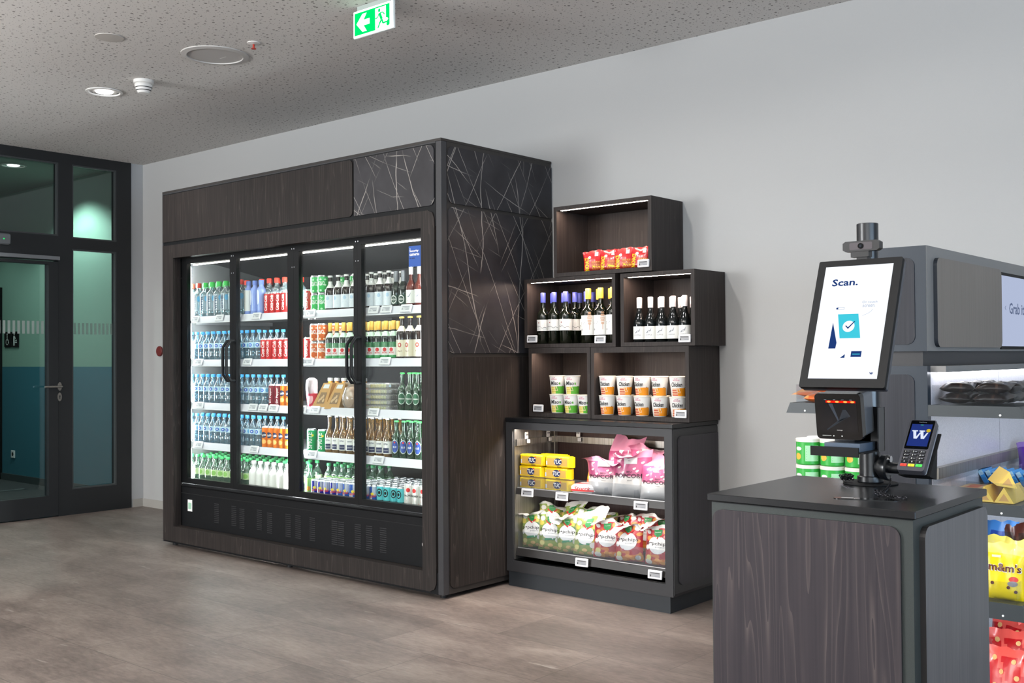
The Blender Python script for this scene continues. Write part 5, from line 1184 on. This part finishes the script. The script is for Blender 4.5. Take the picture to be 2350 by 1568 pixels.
# ------------------------------------------------------------------ gondola shelving
GX, GL_, GY = -1.224, -1.43, 3.54
gd = thing('gondola_shelving', 'tall double sided grey shelving unit behind the checkout kiosk', 'shelving')
GW = wood_mat('dark gondola inset', '#26282d', '#33343a', '#4c4a4a', .3, .3)
part('end_panel', MB().box(GL_, GX, GY, GY + .03, FLOOR, 1.243, ANTHG), gd, 'blue grey end panel')
part('inset_panel', MB().prism(rr(GL_ + .012, GX - .042, FLOOR + .03, 1.215, .028, (0, 1, 1, 0)), 'y', GY - .003, GY, GW), gd)
part('core', MB().box(GL_ + .004, GX - .004, GY + .03, 5.03, FLOOR, 1.243, ANTHG), gd)
part('recessed_band', MB().box(GL_ + .02, GX - .018, GY + .012, 5.03, 1.243, 1.292, ANTH), gd)
BG = M('warm grey lacquer', '#7c7a78', .45)
b = MB().box(GL_, GX, GY, 5.04, 1.292, 1.643, ANTHG).box(GX, GX + .001, GY + .001, 5.04, 1.293, 1.642, BG)
part('top_box', b, gd)
part('inset_panel', MB().prism(rr(GL_ + .012, GX - .038, 1.315, 1.605, .028, (0, 1, 1, 0)), 'y', GY - .003, GY, GW), gd)
part('wood_panel', MB().prism(rr(3.605, 4.33, 1.306, 1.607, .028), 'x', GX + .001, GX + .014, wood_mat('pale taupe veneer', '#726a63', '#80776f', '#90877e', .3, .4), M('panel edge dark', '#2c3036', .25)), gd, 'taupe veneer panel with rounded corners')  # one even taupe veneer colour
b = MB().box(GX + .001, GX + .006, 4.345, 5.03, 1.300, 1.600, BLKM).box(GX + .0062, GX + .007, 4.35, 5.03, 1.312, 1.588, EM('gondola screen', '#c4d0ee', .8))
fgs = flat((GX + .0075, 0, 0), (0, 1, 0), (0, 0, 1))
b.text('Grab it', .21, .045, fgs, EM('screen grey text', '#7886a8', .7), 4.555, 1.462, True).text('cold.', .17, .042, fgs, EM('screen cyan text', '#5aa6e0', .8), 4.775, 1.462, True).text('<', .014, .02, fgs, EM('screen grey text', '#7886a8', .7), 4.40, 1.462)
part('advertising_screen', b, gd, 'lit pale blue screen reading Grab it')
for sx, nm in ((GX, 'right'), (GL_, 'left')):
    s = 1 if sx == GX else -1; b = MB()
    for y0, y1 in ((GY + .03, 4.325), (4.33, 5.02)): b.box(min(sx, sx - s * .004), max(sx, sx - s * .004), y0, y1, .1, 1.23, STEELB)
    b.box(min(sx - s * .004, sx - s * .0045), max(sx - s * .004, sx - s * .0045), 4.325, 4.33, .1, 1.23, BLK)
    part('back_panel', b, gd, 'bright brushed back panel')
    part('rear_rail', MB().box(min(sx, sx + s * .022), max(sx, sx + s * .022), GY + .03, 5.0, .868, .905, STEEL), gd)
    b = MB().box(min(sx, sx + s * .05), max(sx, sx + s * .05), GY + .03, 5.02, 1.222, 1.243, BG); part('canopy', b, gd)
    part('glow_strip', MB().box(min(sx + s * .02, sx + s * .04), max(sx + s * .02, sx + s * .04), GY + .04, 5.0, 1.217, 1.2215, EM('gondola led', '#f4f6ff', 12)), gd)
GSH = M('blue black shelf steel', '#33393c', .4)
for s, sx, zs in ((1, GX, (1.115, .806, .495, .16)), (-1, GL_, (1.112, .792, .48, .16))):
    for k, z in enumerate(zs):
        e0, e1, lip = .282, .297, .037 if k < 2 else .052
        pl = [(sx + s * .0005, z), (sx + s * e0, z), (sx + s * e1, z - lip), (sx + s * .0005, z - lip)]
        b = MB().prism(pl, 'y', GY, GY + .01, GSH).prism(pl, 'y', 4.99, 5.0, GSH)
        b.box(min(sx + s * .0005, sx + s * e0), max(sx + s * .0005, sx + s * e0), GY + .01, 4.99, z - .006, z - .001, GSH)
        b.prism([(sx + s * e0, z), (sx + s * (e0 - .003), z), (sx + s * (e1 - .003), z - lip), (sx + s * e1, z - lip)], 'y', GY + .01, 4.99, GSH)
        b.cyl(.0035, GY - .002, GY, WHITEP, 10, (sx + s * .225, 0, z - lip * .75), 'y')
        sh = part('shelf', b, gd)
        if k < 3: part('glow_strip', MB().box(min(sx + s * .24, sx + s * .255), max(sx + s * .24, sx + s * .255), GY + .03, 4.95, z - .0085, z - .0062, EM('gondola shelf fill glow', '#f4f6ff', 26)), sh)  # added glowing strip under the shelf, brightens the goods below
        if k < 3:
            g = MB(); h = .065 if k != 1 or s > 0 else .05
            g.box(min(sx + s * .01, sx + s * .262), max(sx + s * .01, sx + s * .262), GY + .012, GY + .0145, z, z + h, ACR)
            g.box(min(sx + s * .262, sx + s * .2645), max(sx + s * .262, sx + s * .2645), GY + .012, 4.98, z, z + h, ACR)
            part('acrylic_guard', g, sh)
        if s > 0 and k in (1, 3):
            for j in range(8): part('divider', MB().box(sx + .012, sx + .255, 3.72 + .16 * j, 3.722 + .16 * j, z, z + .045, ACR), sh)
        if s > 0:
            for j in range(9): part('price_ticket', MB().box(sx + e1 - .009 , sx + e1 + .002, GY + .06 + .16 * j, GY + .13 + .16 * j, z - lip * .9, z - .003, WHITEP), sh)
# tubs
tb = Kind('snack_tub', 'snack tub'); r = .0435; b = MB().lathe([(0, 0), (r - .004, 0), (r, .004), (r, .082), (0, .082)], c_('tub green', '#2fa33c', .35), 24)
m = cylmap(r, .0006); b.grid(.0, .05, .014, .07, 6, 2, m, c_('tub pale green panel', '#a9dcae')).disc(-.03, .03, .014, .012, m, c_('tub orange chip', '#e8b040'), 12, 2).disc(-.028, .058, .014, .007, m, WHITEP, 12, 2)
for k in range(5): b.poly([(.004, .02 + .009 * k), (.046, .02 + .009 * k), (.046, .022 + .009 * k), (.004, .022 + .009 * k)], cylmap(r, .0012), c_('tub print', '#4fb060'))
tb.p('tub_body', b).p('lid', MB().lathe([(0, .082), (r + .0015, .082), (r + .0015, .092), (r - .001, .0945), (0, .0945)], c_('tub cream lid', '#e8e6da', .4), 24))
for j in range(2):
    for i, x in enumerate((-1.676, -1.584, -1.492)):
        for t in range(2): put(tb, (x, 3.61 + .092 * j, .7925 + .095 * t), f'green snack tub, {("lower", "upper")[t]} tier, {ORD[i]} from the left, {("front", "second")[j]} row', 'green snack tubs', R(10 + 6 * i))
# bags on the gondola
def simple_base(n, c, n2=None, c2=None): return lambda u, v, s: FOIL(n2, c2) if n2 and (v > .82 or sin(6 * u + 5 * v) > .75) else FOIL(n, c)
def art_lbl(m1, m2): return lambda b, fn, w, h: b.disc(0, .5 * h, .25 * w, .16 * h, fn(), m1, 14, 3).poly([(-.3 * w, .2 * h), (.3 * w, .2 * h), (.3 * w, .27 * h), (-.3 * w, .27 * h)], fn(.003), m2)
OB = bag('orange_snack_bag', 'snack bag', .13, .16, .034, 41, simple_base('orange bag foil', '#d8641c', 'light orange foil', '#f0a050'), art_lbl(c_('bag tan', '#d8a878'), c_('bag dark red', '#3a1410')))
KB = bag('chocolate_bag', 'candy bag', .11, .13, .034, 43, lambda u, v, s: M('black brown bag', '#17100e', .3, 0, 0, .25) if sin(6 * u + 5 * v) < .8 else M('chocolate bag print', '#3a2a22', .35, 0, 0, .25), art_lbl(c_('bag grey print', '#8a8684'), WHITEP), wave=.01)
RB = bag('red_candy_bag', 'candy bag', .14, .17, .05, 47, simple_base('red candy foil', '#c4181e', 'light red foil', '#e85a50'), lambda b, fn, w, h: [b.disc(x * w, z * h, .06 * w, .05 * h, fn(), c_('candy print tan', '#e0b070'), 10, 2) for x, z in ((-.25, .3), (.1, .2), (.28, .45), (-.1, .55), (.2, .75), (-.3, .8))], wave=.02)
PB = bag('purple_candy_bag', 'candy bag', .15, .15, .045, 51, simple_base('purple foil', '#5a2f98', 'lilac foil', '#9a7ac8'), art_lbl(c_('bag lilac', '#e0d0f0'), WHITEP))
BB = bag('blue_candy_bag', 'candy bag', .13, .17, .045, 53, simple_base('blue foil', '#1c4fb8', 'sky foil', '#4a90e0'), None)
CB = bag('brown_candy_bag', 'candy bag', .13, .17, .045, 57, simple_base('dark brown foil', '#3a1a14', 'mid brown foil', '#5a2c22'), lambda b, fn, w, h: b.text('m&m', .6 * w, .14 * h, fn(.003), WHITEP, 0, .55 * h, True))
def art_mm(b, fn, w, h):
    br = c_('candy brown', '#5a2418', .4)
    b.text("m&m's", .86 * w, .17 * h, fn(.003), WHITEP, -.01 * w, .6 * h, True).text("m&m's", .82 * w, .145 * h, fn(.0042), br, -.01 * w, .6 * h, True)
    b.poly([(-.34 * w, .76 * h), (-.12 * w, .76 * h), (-.12 * w, .8 * h), (-.34 * w, .8 * h)], fn(), c_('pale cream print', '#f0e6c0')).disc(.22 * w, .4 * h, .12 * w, .05 * h, fn(), c_('candy red', '#d8402c'), 12, 2).disc(.2 * w, .32 * h, .13 * w, .05 * h, fn(.0022), c_('bag grey print', '#8a8684'), 12, 2)
    for x, z in ((.1, .25), (-.3, .3), (.28, .18)): b.disc(x * w, z * h, .045 * w, .03 * h, fn(.002), br, 10, 1)
MM = bag('yellow_candy_bag', 'candy bag', .125, .175, .045, 61, lambda u, v, s: FOIL('bright yellow foil', '#f6d80e') if v < .84 else FOIL('pale yellow foil', '#faea6a'), art_mm, .0, .012)
LY = R(-88)
for i, (x, y, z, rz) in enumerate(((-1.60, 3.62, 1.128, 20), (-1.64, 3.80, 1.130, 60), (-1.62, 3.70, 1.158, -15))):
    put(OB, (x, y - .06, z), f'orange snack bag lying on the left top gondola shelf, {ORD[i]} of the heap', 'orange snack bags', (LY, 0, R(rz)))
n = 0
for j, y in enumerate((3.60, 3.74, 3.88)):
    for i, x in enumerate((-1.155, -1.045)):
        for t in range(2):
            n += 1; put(KB, (x + .012 * t, y - .02, 1.1345 + .034 * t), f'shiny black brown chocolate bag, {("lower", "upper")[t]} layer, {("left", "right")[i]}, {ORD[j]} pair back on the top gondola shelf', 'dark chocolate bags', (R(-86), 0, R((8, -10, 14, -6)[n % 4])))
for i, (x, y, rz) in enumerate(((-1.012, 3.60, 12), (-1.14, 3.61, 4), (-.955, 3.72, 26), (-1.07, 3.74, 6))):
    put(MM, (x, y, .4955), f'bright yellow candy bag standing on the third gondola shelf, {("front middle", "front left", "right", "one behind")[i]}', 'yellow candy bags', (0, R((3, -3, 0, 2)[i]), R(rz)))
put(BB, (-1.13, 3.86, .50), 'blue candy bag standing behind the yellow candy bags', None, (0, R(8), R(10))).scale = (1, 1, 1.25)
put(CB, (-1.02, 3.87, .50), 'dark brown candy bag standing behind the yellow candy bags', None, (0, 0, R(14))).scale = (1, 1, 1.22)
for i, (x, y, z, rz, t) in enumerate(((-1.01, 3.62, .1615, -8, -6), (-1.03, 3.75, .19, 5, -5), (-1.09, 3.88, .2, -10, 4), (-.98, 3.89, .2, 12, 0))):
    put(RB, (x, y, z), f'red candy bag in the lowest gondola shelf heap, {ORD[i]} from the front', 'red candy bags', (R(-14), R(t), R(rz)))
put(PB, (-1.10, 4.40, .8075), 'purple candy bag on the second gondola shelf', None, (R(-30), 0, R(20)))
# triangular packs, blue boxes, flat packs
TY = c_('pale yellow carton', '#e8c45a', .45); tp = Kind('triangle_pack', 'chocolate pack')
b = MB().prism([(-.03, 0), (.03, 0), (0, .05)], 'y', -.09, .09, TY)
b.poly([(-.016, .006), (.016, .006), (0, .03)], flat((0, -.0905, 0)), c_('carton tan', '#c89a5a')); tp.p('carton', b)
for i, (x, z, rx, l) in enumerate(((-1.06, .8065, 0, 'left, upright'), (-1.0, .8065, 0, 'right, upright'), (-1.03, .8595, 180, 'lying on top, tilted'))):
    o = put(tp, (x, 3.66, z if rx == 0 else .857), f'yellow triangular chocolate pack, {l}, on the second gondola shelf', 'yellow triangular packs', (0, R(0 if rx == 0 else 8), R(0 if rx == 0 else 25)))
BLB = c_('azure carton', '#2f94d8', .4); bl = Kind('blue_pack', 'candy pack')
b = MB().bbox(-.009, .009, -.06, .06, 0, .055, BLB, .002).poly([(-.008, .035), (.008, .035), (.008, .054), (-.008, .054)], flat((0, -.0606, 0)), c_('azure light print', '#bfe4f6')); bl.p('carton', b)
for i in range(8): put(bl, (-1.195 + .026 * i, 4.12, .8085), f'small azure blue pack, {ORD[i]} from the left in the leaning row', 'azure blue packs', (0, R(-28), 0))
fp = Kind('flat_pack', 'candy pack'); b = MB().bbox(-.04, .04, -.07, .07, 0, .014, c_('peach carton', '#f0c890', .4), .002).poly([(-.02, -.05), (.02, -.05), (.02, .04), (-.02, .04)], flat((0, 0, .0145), (1, 0, 0), (0, 1, 0)), c_('carton orange print', '#e07040')); fp.p('carton', b)
for i, x in enumerate((-1.175, -1.0)): put(fp, (x, 3.86, .8065), f'flat peach and orange candy pack, the {("left", "right")[i]} one, on the second gondola shelf', 'flat peach packs', R(2))

# ------------------------------------------------------------------ light
def area(name, loc, rot, sx, sy, power, col=(1, 1, 1), spread=None):
    l = bpy.data.lights.new(name, 'AREA'); l.shape = 'RECTANGLE'; l.size = sx; l.size_y = sy; l.energy = power; l.color = col
    if spread: l.spread = R(spread)
    o = bpy.data.objects.new(name, l); COL.objects.link(o); o.location = loc; o.rotation_euler = tuple(R(a) for a in rot); return o
def spot(name, loc, power, ang=110, col=(1, .975, .94), blend=.8, rad=.06, rot=(0, 0, 0)):
    l = bpy.data.lights.new(name, 'SPOT'); l.energy = power; l.spot_size = R(ang); l.spot_blend = blend; l.color = col; l.shadow_soft_size = rad
    o = bpy.data.objects.new(name, l); COL.objects.link(o); o.location = loc; o.rotation_euler = tuple(R(a) for a in rot); return o
area('window_daylight', (2.6, -5.3, 1.6), (118, 0, 0), 5.4, 2.4, 230, (.88, .95, 1))
area('window_daylight', (-7.0, -5.3, 1.9), (104, 0, -12), 3.0, 2.0, 560, (.96, .98, 1))  # added fill for the wall above the fridge, not a window
area('ceiling_fill_light', (-1.8, -.9, 2.2), (180, 0, 0), 6.5, 1.2, 730, (1, .99, .975))  # added fill area that brightens the ceiling, no pendant fitting hangs here
area('ceiling_fill_light', (-7.0, .6, 2.3), (180, 0, 0), 2.5, 1.2, 90, (1, .99, .975))  # second added fill, lifts the left end of the ceiling
area('right_window_daylight', (5.35, -.5, 1.2), (0, 100, 0), 1.6, 6, 330, (.55, .76, 1))
for i, (x, y, p) in enumerate(((-.6, 1.2, 15), (-3.4, 2.9, 22), (-1.6, 3.7, 4), (-2.6, .6, 24), (-5.4, 2.2, 6), (-7.6, 2.0, 8), (2.2, .4, 6))):
    spot('ceiling_spot_light', (x, y, 2.99), p * 3, 172, blend=.35)
spot('ceiling_spot_light', (-3.3, 4.12, 2.99), 230, 46, (1, .96, .93), .9)  # added spot for the bright floor before the cabinet, no ceiling fitting
spot('ceiling_spot_light', (-6.48, 3.5, 2.99), 40, 130)
spot('corridor_spot_light', (-10.05, 4.75, 3.08), 150, 130, (.93, 1, .97), .5, .05)
area('cabinet_strip_lamp', (-3.42, 4.632, .888), (-32, 0, 0), .98, .012, 10, (1, .93, .87))
spot('corridor_spot_light', (-9.7, 3.2, 3.08), 130, 140, (.93, 1, .97), .6, .05)  # added spot that lifts the dark teal wall
spot('corridor_spot_light', (-11.6, 4.2, 3.08), 50, 130, (.93, 1, .97), .5, .05)
w = bpy.data.worlds.new('world'); scn.world = w; w.use_nodes = True
w.node_tree.nodes['Background'].inputs[0].default_value = (.6, .66, .72, 1); w.node_tree.nodes['Background'].inputs[1].default_value = .3

# ------------------------------------------------------------------ camera
cam = bpy.data.cameras.new('camera'); cam.sensor_width = 36; cam.lens = 36 * 2423.4234 / 2350; cam.clip_start = .05; cam.clip_end = 60
co = bpy.data.objects.new('camera', cam); COL.objects.link(co)
yaw, pitch, roll = .707309355, .015448353, -.007078612
cy, sy, cp, sp_, cr, sr = cos(yaw), sin(yaw), cos(pitch), sin(pitch), cos(roll), sin(roll)
F = Vector((-sy * cp, cy * cp, sp_)); r0 = Vector((cy, sy, 0)); u0 = r0.cross(F); r2 = r0 * cr + u0 * sr; u2 = u0 * cr - r0 * sr
mt = Matrix((r2, u2, -F)).transposed().to_4x4(); mt.translation = Vector((0, 0, 1.28)); co.matrix_world = mt
scn.camera = co
scn.cycles.transparent_max_bounces = 24; scn.cycles.max_bounces = 6; scn.cycles.diffuse_bounces = 3; scn.cycles.glossy_bounces = 2; scn.cycles.adaptive_threshold = .025; scn.cycles.caustics_reflective = False; scn.cycles.caustics_refractive = False; scn.cycles.sample_clamp_indirect = 4
scn.view_settings.view_transform = 'Standard'; scn.view_settings.look = 'None'; scn.view_settings.exposure = 0
